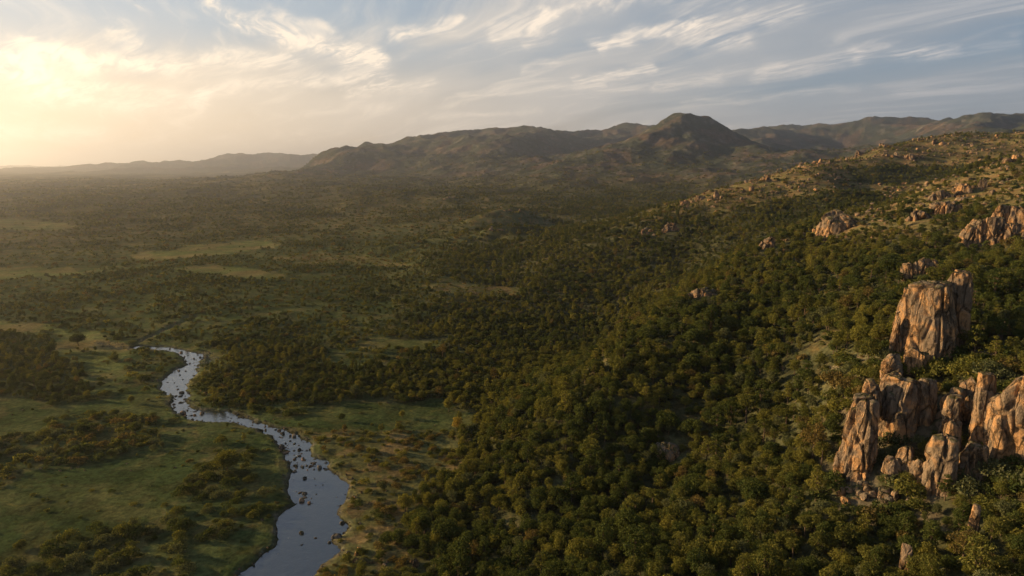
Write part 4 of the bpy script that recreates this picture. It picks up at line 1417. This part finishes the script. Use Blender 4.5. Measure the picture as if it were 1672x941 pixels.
def build_clusters():
    rng = np.random.default_rng(7)
    items = []
    for (px, py, sx, sy, n, sz, where) in CLUSTERS:
        tries = 0
        k = 0
        while k < n and tries < n * 4:
            tries += 1
            qx, qy = px + rng.normal() * sx * 0.55, py + rng.normal() * sy * 0.55
            hit = ground_hits(qx, qy)
            if hit is None or hit[3] > 1700:
                continue
            x, y, z, d = hit
            if river_sd(np.array([x]), np.array([y]))[0] < 0.5:
                continue
            v = int(rng.integers(0, 9))
            o = link('boulder', BOULDER_MESH[v], category='boulder', group='boulders ' + where)
            s = sz * rng.uniform(0.55, 1.5) * (1.2 if d > 250 else 1.0)
            sz_ = sz * (1.2 if d > 250 else 1.0)
            o.location = (x, y, z - 0.12 * s)
            o.scale = (s * rng.uniform(0.9, 1.4), s * rng.uniform(0.8, 1.2), s * rng.uniform(0.6, 0.95))
            o.rotation_euler = (rng.uniform(-0.2, 0.2), rng.uniform(-0.2, 0.2), rng.uniform(0, 6.28))
            sizew = 'small ' if s < 0.8 * sz_ else ('large ' if s > 1.25 * sz_ else '')
            form = ['squarish', 'upright', 'flat', 'blocky', 'tall narrow', 'long', 'rounded', 'wedge-shaped', 'tall narrow'][v]
            items.append((o, '%s%s boulder %s' % (sizew, form, where), qx, qy))
            if s > 1.5:
                ROCK_SPOTS.append((x, y, s * 0.45))
            k += 1
    ordinal_labels(items)


build_clusters()
for (qx, qy, rr) in [(1392, 812, 4.2), (1440, 822, 3.5), (1380, 830, 3.0), (1372, 380, 6.0)]:
    hit_ = ground_hits(qx, qy)
    ROCK_SPOTS.append((hit_[0], hit_[1], rr))


def build_stream_stones():
    rng = np.random.default_rng(11)
    named = [(493, 818, 1.3, 'largest pale stone beside the left bank where the pool widens'), (505, 822, 1.0, 'rounded stone standing next to the largest pale stone in the pool'),
             (549, 880, 1.7, 'big rounded boulder at the right bank of the widest pool'), (492, 871, 0.9, 'lone stone in the middle of the widest pool'),
             (493, 890, 0.5, 'small lone stone below the middle of the widest pool'), (481, 771, 1.2, 'stone at the left bank above the widest pool'),
             (484, 762, 0.9, 'dark stone in the left of the stream above the pool'), (559, 855, 1.3, 'flat stone against the right bank of the pool')]
    items = []
    spots = []
    for (px, py, s, lab) in named:
        x, y = flat(px, py)
        spots.append((x, y, s, lab, px, py, True))
    # the stony reaches
    reach = [(455, 735, 700, 770, 62, 0.62, 'in the stony reach above the widest pool'), (470, 575, 772, 830, 26, 0.55, 'at the head of the widest pool'),
             (445, 560, 832, 940, 12, 0.4, 'in the widest pool'), (350, 460, 672, 706, 40, 0.55, 'in the bend of the stream'),
             (270, 330, 640, 690, 68, 0.6, 'in the shallow rapids below the bright pool'), (262, 330, 585, 640, 48, 0.55, 'in the bright upper pool'),
             (225, 340, 565, 590, 26, 0.7, 'at the upper fork of the stream')]
    reach[0] = (455, 560, 700, 770, 90, 0.75, reach[0][6])
    for (x0, x1, y0, y1, n, sz, where) in reach:
        k = tries = 0
        while k < n and tries < 40 * n:
            tries += 1
            px, py = rng.uniform(x0, x1), rng.uniform(y0, y1)
            x, y = flat(px, py)
            if river_sd(np.array([x]), np.array([y]))[0] > -0.3:
                continue
            spots.append((x, y, sz * rng.uniform(0.6, 1.0) ** 2 * rng.choice([0.7, 1.1, 1.9], p=[0.4, 0.45, 0.15]) * 1.35, where, px, py, False))
            k += 1
    for (x, y, s, lab, px, py, own) in spots:
        v = int(rng.integers(0, 5))
        pale = ('pale' in lab) if own else bool(rng.random() < 0.4)
        o = link('stream_stone', (STONE_PALE if pale else STONE_MESH)[v], category='stone', group='stones in the stream')
        z = float(height(np.array([x]), np.array([y]))[0])
        o.location = (x, y, max(z, -0.15) - 0.05 * s)
        o.scale = (s * rng.uniform(0.9, 1.5), s, s * rng.uniform(0.7, 1.0))
        o.rotation_euler = (0, 0, rng.uniform(0, 6.28))
        if own:
            o['label'] = lab
        else:
            f = ['flat', 'low', 'rounded', 'humped', 'pointed'][v]
            w = 'small ' if s < 0.55 else ('broad ' if s > 0.95 else '')
            items.append((o, '%s%s %s stone %s' % (w, 'pale' if pale else 'dark', f, lab), px, py))
    ordinal_labels(items)


build_stream_stones()


# ------------------------------------------------------------------ trees, shrubs, undergrowth
def clear_of_rocks(x, y, pad=0.0, k=1.0):
    ok = np.ones(x.shape, dtype=bool)
    for (rx, ry, rr) in ROCK_SPOTS:
        ok &= (x - rx) ** 2 + (y - ry) ** 2 > (rr * k + pad) ** 2
    return ok


TREE_PLACES = [   # polygon in photo pixels, words
    ([(1560, 540), (1760, 540), (1760, 700), (1560, 620)], 'on the ledge above the cliffs'),
    ([(1360, 590), (1760, 590), (1760, 830), (1360, 830)], 'growing among the lower cliffs'),
    ([(1500, 830), (1800, 830), (1800, 1100), (1500, 1100)], 'in the bottom right corner'),
    ([(1330, 830), (1500, 830), (1500, 1100), (1330, 1100)], 'below the ribbed orange slab'),
    ([(1160, 790), (1330, 790), (1330, 1100), (1160, 1100)], 'downslope left of the ribbed slab'),
    ([(1000, 800), (1160, 800), (1160, 1100), (1000, 1100)], 'on the lower slope, bottom middle'),
    ([(860, 790), (1000, 790), (1000, 1100), (860, 1100)], 'at the foot of the slope'),
    ([(690, 760), (860, 760), (860, 1100), (690, 1100)], 'at the wood edge by brown grass'),
    ([(1230, 640), (1370, 640), (1370, 830), (1230, 830)], 'between lone pillar and cliffs'),
    ([(1100, 660), (1230, 660), (1230, 800), (1100, 800)], 'right of the tilted pale slab'),
    ([(950, 680), (1100, 680), (1100, 800), (950, 800)], 'left of the tilted pale slab'),
    ([(780, 640), (950, 640), (950, 790), (780, 790)], 'in the dip beside the meadow'),
    ([(1200, 520), (1470, 520), (1470, 660), (1200, 660)], 'uphill of the lone rock pillar'),
    ([(0, 500), (200, 500), (200, 690), (0, 690)], 'in the grove left of the stream'),
    ([(200, 540), (360, 540), (360, 720), (200, 720)], 'beside the bright upper pool'),
    ([(340, 540), (560, 540), (560, 700), (340, 700)], 'at the stream edge of the woods'),
    ([(560, 540), (800, 540), (800, 700), (560, 700)], 'in dark woods behind the meadow'),
    ([(0, 690), (340, 690), (340, 1000), (0, 1000)], 'on the near left meadow'),
    ([(340, 690), (700, 690), (700, 1000), (340, 1000)], 'on open ground beside the stream'),
]


def place_words(px, py):
    for poly, w in TREE_PLACES:
        if in_poly(np.array([px]), np.array([py]), poly)[0]:
            return w
    if py < 560:
        return 'above the orange rock tower' if px > 1250 else 'in the upper valley woods'
    return 'on the wooded slope'


def line_of_sight(x, y, z):
    ok = np.ones(x.shape, dtype=bool)
    for t in np.linspace(0.35, 0.965, 12):
        ok &= CZ + (z - CZ) * t > height(x * t, y * t) - 0.5
    return ok


def plant_forest():
    rng = np.random.default_rng(5)
    X, Y, cell = [], [], []
    for (c, r0, r1) in [(2.25, 60, 330), (2.9, 330, 560), (4.0, 560, 1000), (7.2, 1000, 1900), (14.0, 1900, 3300)]:
        a0, a1 = (-58, 50) if r1 < 400 else (-46, 46)
        x, y = candidates(rng, c, r0, r1, a0, a1)
        X.append(x); Y.append(y); cell.append(np.full(x.shape, c))
    x, y, cell = np.concatenate(X), np.concatenate(Y), np.concatenate(cell)
    z = height(x, y)
    mead, dry, tree, shrub, size, hi, right = zones(x, y, z)
    keep = (rng.random(x.shape) < tree) & clear_of_rocks(x, y, 0.3)
    x, y, z, size, cell, right, hi = x[keep], y[keep], z[keep], size[keep], cell[keep], right[keep], hi[keep]
    n = len(x)
    d = np.hypot(x, y)
    look = rng.choice(N_LOOK, n, p=LOOK_W)
    # colours gather in patches
    f = fbm(x / 45, y / 45, 3, 0.5, 200.0)
    darker = (f < -0.12) & (rng.random(n) < 0.6)
    look[darker] = rng.choice([1, 2, 5, 9], darker.sum())
    warm = (f > 0.20) & (rng.random(n) < 0.5)
    look[warm] = rng.choice([0, 4, 8, 10, 11, 12], warm.sum())
    s = 0.74 * size * rng.uniform(0.45, 1.2, n)
    tall = rng.random(n) < 0.07
    s[tall] *= 1.5
    s = s * 0.70 * np.where(cell > 7, 1.1, 1.0) * np.where(cell > 12, 1.2, 1.0) * (1 - 0.35 * (1 - right) * (d < 900))
    # the slope woods are of taller trees
    s = s * (1 - 0.04 * right)
    zt = rng.uniform(0, 6.283, n)
    px, py = project(x, y, z + 4.0)
    # the 300 that show largest become single trees
    app = s / np.maximum(y * CP, 1)
    inside = (px > -10) & (px < 1682) & (py < 955) & (py > 300) & (d < 420)
    cand = np.where(inside)[0]
    cand = cand[np.argsort(-app[cand])][:700]
    vis = line_of_sight(x[cand], y[cand], z[cand] + 7)
    chosen = cand[vis][:N_SINGLE]
    items = []
    for i in chosen:
        li = int(look[i])
        shp, colr = LOOKS[li]
        root = link('tree', None, category='tree')
        root.location = (x[i], y[i], z[i] - 0.1)
        root.rotation_euler = (0, 0, zt[i])
        root.scale = (s[i], s[i], s[i] * rng.uniform(0.9, 1.12))
        link('crown', CROWN[li], root); link('trunk', TRUNK[li], root)
        ht = 'low ' if s[i] < 0.46 else ('tall ' if s[i] > 0.68 else '')
        where = place_words(px[i], py[i])
        words = {'round': 'round-crowned', 'spreading': 'wide spreading', 'tall oval': 'oval-crowned', 'flat-topped': 'flat-topped', 'ragged': 'ragged-crowned',
                 'layered': 'tiered', 'small bushy': 'bushy'}[shp]
        root['group'] = 'trees ' + where
        items.append((root, '%s%s %s tree %s' % (ht, colr, words, where), px[i], py[i]))
    # trees that stand out in the photograph
    for (lx, ly, li, sc, lab, colr) in SPECIAL_TREES:
        hit = ground_hits(lx, ly)
        if hit is None:
            continue
        root = link('tree', None, category='tree', label=lab)
        root.location = (hit[0], hit[1], hit[2] - 0.1)
        root.rotation_euler = (0, 0, (lx * 7 % 6.28))
        root.scale = (sc, sc, sc)
        cm = CROWN[li]
        if colr:
            cm = CROWN[li].copy(); cm.materials.clear(); cm.materials.append(LEAF[colr])
        link('crown', cm, root); link('trunk', TRUNK[li], root)
    ordinal_labels(items)
    rest = np.ones(n, dtype=bool); rest[chosen] = False
    for (lx, ly, *_r) in SPECIAL_TREES:
        hit = ground_hits(lx, ly)
        if hit: rest &= (x - hit[0]) ** 2 + (y - hit[1]) ** 2 > 9
    lod = np.where(d < 300, 0, np.where(d < 950, 1, 2))
    idx = lod * N_LOOK + look
    ss = np.stack([s * rng.uniform(0.8, 1.25, n), s * rng.uniform(0.8, 1.25, n), s * rng.uniform(0.78, 1.22, n)], 1)
    turn = np.stack([np.zeros(n), np.zeros(n), zt], 1)
    pts = np.stack([x, y, z - 0.15], 1)
    scatter_object('forest', pts[rest], idx[rest], turn[rest], ss[rest], src)
    return n


# photo pixel of the foot, look index, scale, label, own leaf colour
SPECIAL_TREES = [
    (747, 705, 0, 0.61, 'golden yellow tree alone at the edge of the shaded meadow', 'golden'),
    (372, 772, 3, 0.92, 'wide bushy tree alone on the meadow left of the widest pool', None),
    (128, 565, 2, 0.85, 'broad dark tree standing alone on the lit meadow beyond the grove', None),
    (192, 560, 1, 0.53, 'small round tree between the lone broad tree and the stream fork', None),
    (84, 580, 1, 0.72, 'dark round tree at the right tip of the grove left of the stream', None),
    (1590, 588, 9, 0.77, 'slender tiered tree with a bare trunk right of the orange tower', 'yellow green'),
    (1624, 590, 10, 0.53, 'short tiered tree right of the slender tree beside the orange tower', None),
    (1218, 692, 6, 0.85, 'tall flat-topped tree with a visible dark trunk left of the cliffs', None),
    (1418, 598, 0, 0.81, 'full dark-trunked tree just left of the foot of the orange tower', None),
    (298, 0, 0, 0.00, '', None),
    (662, 838, 12, 0.61, 'small yellowish tree with a bare trunk right of the widest pool', None),
    (135, 712, 2, 0.53, 'dark rounded tree in the thicket on the near meadow', None),
    (222, 712, 1, 0.56, 'twin-lobed dark tree at the right end of the meadow thicket', None),
    (250, 690, 1, 0.44, 'small dark tree between the meadow thicket and the stream bend', None),
    (215, 660, 12, 0.38, 'small yellow-tinged tree on the meadow above the thicket', None),
]
SPECIAL_TREES = [t for t in SPECIAL_TREES if t[3] > 0]
N_SINGLE = 285


def plant_shrubs():
    rng = np.random.default_rng(9)
    X, Y, cell = [], [], []
    for (c, r0, r1) in [(2.0, 60, 260), (3.3, 260, 560), (6.0, 560, 1300), (13.0, 1300, 3600)]:
        a0, a1 = (-56, 49) if r1 < 300 else (-43, 43)
        x, y = candidates(rng, c, r0, r1, a0, a1)
        X.append(x); Y.append(y); cell.append(np.full(x.shape, c))
    x, y, cell = np.concatenate(X), np.concatenate(Y), np.concatenate(cell)
    z = height(x, y)
    mead, dry, tree, shrub, size, hi, right = zones(x, y, z)
    clump = sstep(-0.30, 0.25, fbm(x / 7, y / 7, 3, 0.55, 220.0))
    keep = (rng.random(x.shape) < shrub * (0.25 + 0.85 * clump)) & clear_of_rocks(x, y, 0.0, 0.72)
    x, y, z, mead, dry, tree, cell, hi = x[keep], y[keep], z[keep], mead[keep], dry[keep], tree[keep], cell[keep], hi[keep]
    n = len(x)
    d = np.hypot(x, y)
    look = rng.choice(N_SHR, n, p=SHRUB_W)
    dk = (mead == 0) & (dry == 0) & (tree < 0.3) & (d < 330)
    look[dk] = rng.choice([0, 0, 1, 3], dk.sum())
    brown = (dry > 0) & (rng.random(n) < 0.7)
    look[brown] = rng.choice([4, 4, 2, 1], brown.sum())
    s = rng.uniform(0.35, 1.25, n) ** 1.3 * np.where(mead > 0, 0.5, 0.95) * np.where(dry > 0, 1.55, 1.0) * np.where((mead == 0) & (tree < 0.5) & (d < 330) & (hi < 0.1), 1.25, 1.0)
    s = s * np.where(cell > 5, 1.5, 1.0) * np.where(cell > 10, 1.7, 1.0)
    pxs, pys = project(x, y, z)
    s = s * np.where(in_poly(pxs, pys, CRAGS) & (d < 200), 1.7, 1.0)
    s = np.where(river_sd(x, y) < 3.2, np.minimum(s, 0.55), s)
    zt = rng.uniform(0, 6.283, n)
    px, py = project(x, y, z + 0.5)
    app = s / np.maximum(y * CP, 1)
    openg = (tree < 0.3)
    inside = (px > 0) & (px < 1672) & (py < 941) & (d < 330) & openg
    cand = np.where(inside)[0]
    cand = cand[np.argsort(-app[cand])][:260]
    vis = line_of_sight(x[cand], y[cand], z[cand] + 1.0)
    chosen = cand[vis][:230]
    items = []
    for i in chosen:
        li = int(look[i])
        o = link('shrub', SHRUB0[li], category='shrub')
        o.location = (x[i], y[i], z[i] - 0.1)
        o.rotation_euler = (0, 0, zt[i])
        o.scale = (s[i], s[i], s[i] * rng.uniform(0.8, 1.2))
        where = shrub_words(px[i], py[i])
        o['group'] = 'shrubs ' + where
        w = 'low' if s[i] < 0.85 else 'large'
        items.append((o, '%s %s shrub %s' % (w, SHRUB_LOOKS[li][0], where), px[i], py[i]))
    for k, (qx, qy, sc) in enumerate([(1452, 612, 1.5), (1470, 604, 1.9), (1492, 608, 2.1), (1512, 606, 1.7), (1530, 609, 2.2), (1548, 606, 1.8), (1566, 612, 2.2), (1584, 606, 1.7),
                                      (1500, 601, 1.6), (1540, 600, 1.9), (1600, 600, 1.8), (1425, 608, 1.6)]):
        hit = ground_hits(qx, qy)
        if hit is None:
            continue
        li = [1, 0, 2, 1][k % 4]
        o = link('shrub', SHRUB0[li], category='shrub', group='shrubs between tower and cliffs')
        f = 1.0 - 2.0 / hit[3]
        o.location = (hit[0] * f, hit[1] * f, float(height(np.array([hit[0] * f]), np.array([hit[1] * f]))[0]) - 0.1)
        o.rotation_euler = (0, 0, k * 1.3)
        o.scale = (sc, sc, sc * 1.1)
        items.append((o, '%s bush in the band between tower and cliffs' % SHRUB_LOOKS[li][0], qx, qy))
    ordinal_labels(items)
    rest = np.ones(n, dtype=bool); rest[chosen] = False
    lod = np.where(d < 170, 0, np.where(d < 420, 1, 2))
    idx = 3 * N_LOOK + lod * N_SHR + look
    pts = np.stack([x, y, z - 0.1], 1)
    ss = np.stack([s, s, s * rng.uniform(0.7, 1.2, n)], 1)
    turn = np.stack([np.zeros(n), np.zeros(n), zt], 1)
    scatter_object('undergrowth', pts[rest], idx[rest], turn[rest], ss[rest], src)
    return n


def shrub_words(px, py):
    zones_ = [((0, 870, 120, 960), 'in the bottom left corner'), ((120, 860, 260, 960), 'in the bottom thicket left of the stream'),
              ((260, 860, 400, 960), 'in the bottom thicket beside the stream'), ((0, 680, 90, 800), 'at the left end of the meadow thicket'),
              ((90, 680, 180, 800), 'in the middle of the meadow thicket'), ((180, 680, 300, 790), 'at the right end of the meadow thicket'),
              ((160, 780, 270, 870), 'in scrub left of the bushy tree'), ((270, 700, 380, 800), 'around the wide bushy tree'),
              ((270, 800, 360, 870), 'in scrub below the bushy tree'), ((360, 790, 480, 870), 'near the left bank of the pool'),
              ((380, 690, 480, 790), 'on the left bank above the pool'), ((480, 690, 600, 790), 'on brown grass by the right bank'),
              ((600, 690, 800, 760), 'on brown grass near the golden tree'), ((600, 760, 800, 850), 'on brown grass beside the woods'),
              ((500, 790, 620, 960), 'on the right bank of the widest pool'), ((620, 850, 760, 960), 'in bushes right of the pool'),
              ((0, 560, 240, 680), 'on the grass around the left grove'), ((240, 560, 360, 690), 'along the upper stream')]
    for (x0, y0, x1, y1), w in zones_:
        if x0 <= px < x1 and y0 <= py < y1:
            return w
    if px > 1560:
        return 'below the row of orange boulders' if py > 400 else 'beside the row of orange boulders'
    if px > 1400:
        return 'on the rocky slope behind the tower' if py > 400 else 'near the broken orange outcrop'
    if px > 900:
        return 'on the rocky crest above the gully' if py < 400 else 'on the slope below the sharp crag'
    if py < 600:
        return 'in the scattered woods beyond the stream'
    return 'on open ground at the wood edge'


def lay_rubble():
    rng = np.random.default_rng(13)
    x, y = candidates(rng, 4.0, 75, 900, -42, 42)
    z = height(x, y)
    mead, dry, tree, shrub, size, hi, right = zones(x, y, z)
    sd = river_sd(x, y); bs = brook_sd(x, y)
    bare = ridged(x / 48, y / 48, 3, 0.5, 90.0)
    pr = 0.02 + 0.10 * dry + 0.34 * hi + 0.35 * hi * (bare > 0.78) + 0.35 * ((sd > 0) & (sd < 4)) + 0.9 * (bs < 1.5)
    patch = sstep(0.0, 0.3, fbm(x / 14, y / 14, 3, 0.5, 230.0))
    keep = rng.random(x.shape) < pr * (0.3 + patch)
    x, y, z, hi = x[keep], y[keep], z[keep], hi[keep]
    n0 = len(x)
    # bands of outcrop along the crests
    x3, y3 = candidates(rng, 8.0, 380, 1050, 8, 42)
    z3 = height(x3, y3)
    hi3 = zones(x3, y3, z3)[5]
    band = ridged(x3 / 42, y3 / 42, 3, 0.55, 91.0)
    k3 = (rng.random(x3.shape) < 0.75 * sstep(0.72, 0.84, band) * sstep(0.3, 0.9, hi3))
    x3, y3, z3 = x3[k3], y3[k3], z3[k3]
    # finer stones along the water's edge
    x2, y2 = candidates(rng, 0.9, 100, 370, -40, 5)
    sd = river_sd(x2, y2); bs = brook_sd(x2, y2)
    k2 = (((sd > -0.8) & (sd < 0.9) & (rng.random(x2.shape) < 0.30)) | ((bs < 1.2) & (rng.random(x2.shape) < 0.5)))
    x2, y2 = x2[k2], y2[k2]
    z2 = height(x2, y2)
    X = np.concatenate([x, x2, x3]); Y = np.concatenate([y, y2, y3]); Z = np.concatenate([z, z2, z3])
    n = len(X)
    hi = hi[:n0]
    s = np.concatenate([rng.uniform(0.25, 0.9, n0) * (1 + 1.9 * hi), rng.uniform(0.12, 0.5, len(x2)), rng.uniform(1.2, 4.0, len(x3))])
    idx = np.concatenate([rng.integers(0, 3, n0), rng.integers(2, 5, len(x2)), rng.integers(0, 3, len(x3))])
    turn = np.stack([rng.uniform(-.3, .3, n), rng.uniform(-.3, .3, n), rng.uniform(0, 6.28, n)], 1)
    ss = np.stack([s, s * rng.uniform(.8, 1.3, n), s * rng.uniform(.7, 1.2, n)], 1)
    scatter_object('rubble', np.stack([X, Y, Z - 0.03], 1), idx, turn, ss, stone_src)


print('trees', plant_forest())
print('shrubs', plant_shrubs())
lay_rubble()


# ------------------------------------------------------------------ the air: one closed box of even haze
def build_haze():
    bm = bmesh.new()
    bmesh.ops.create_cube(bm, size=1.0)
    me = bpy.data.meshes.new('haze')
    bm.to_mesh(me); bm.free()
    o = link('haze', me, kind='stuff')
    z0, z1 = -30.0, 480.0
    o.scale = (42000.0, 42000.0, z1 - z0)
    o.location = (0, 0, (z0 + z1) / 2)
    m = bpy.data.materials.new('haze')
    m.use_nodes = True
    g = NT(m.node_tree)
    out = g.new('ShaderNodeOutputMaterial')
    v = g.new('ShaderNodeVolumePrincipled')
    v.inputs['Color'].default_value = C4(0.93, 0.95, 1.0)
    v.inputs['Density'].default_value = HAZE
    v.inputs['Anisotropy'].default_value = 0.80
    g.put(v.outputs[0], out.inputs['Volume'])
    me.materials.append(m)


HAZE = 0.000105
build_haze()
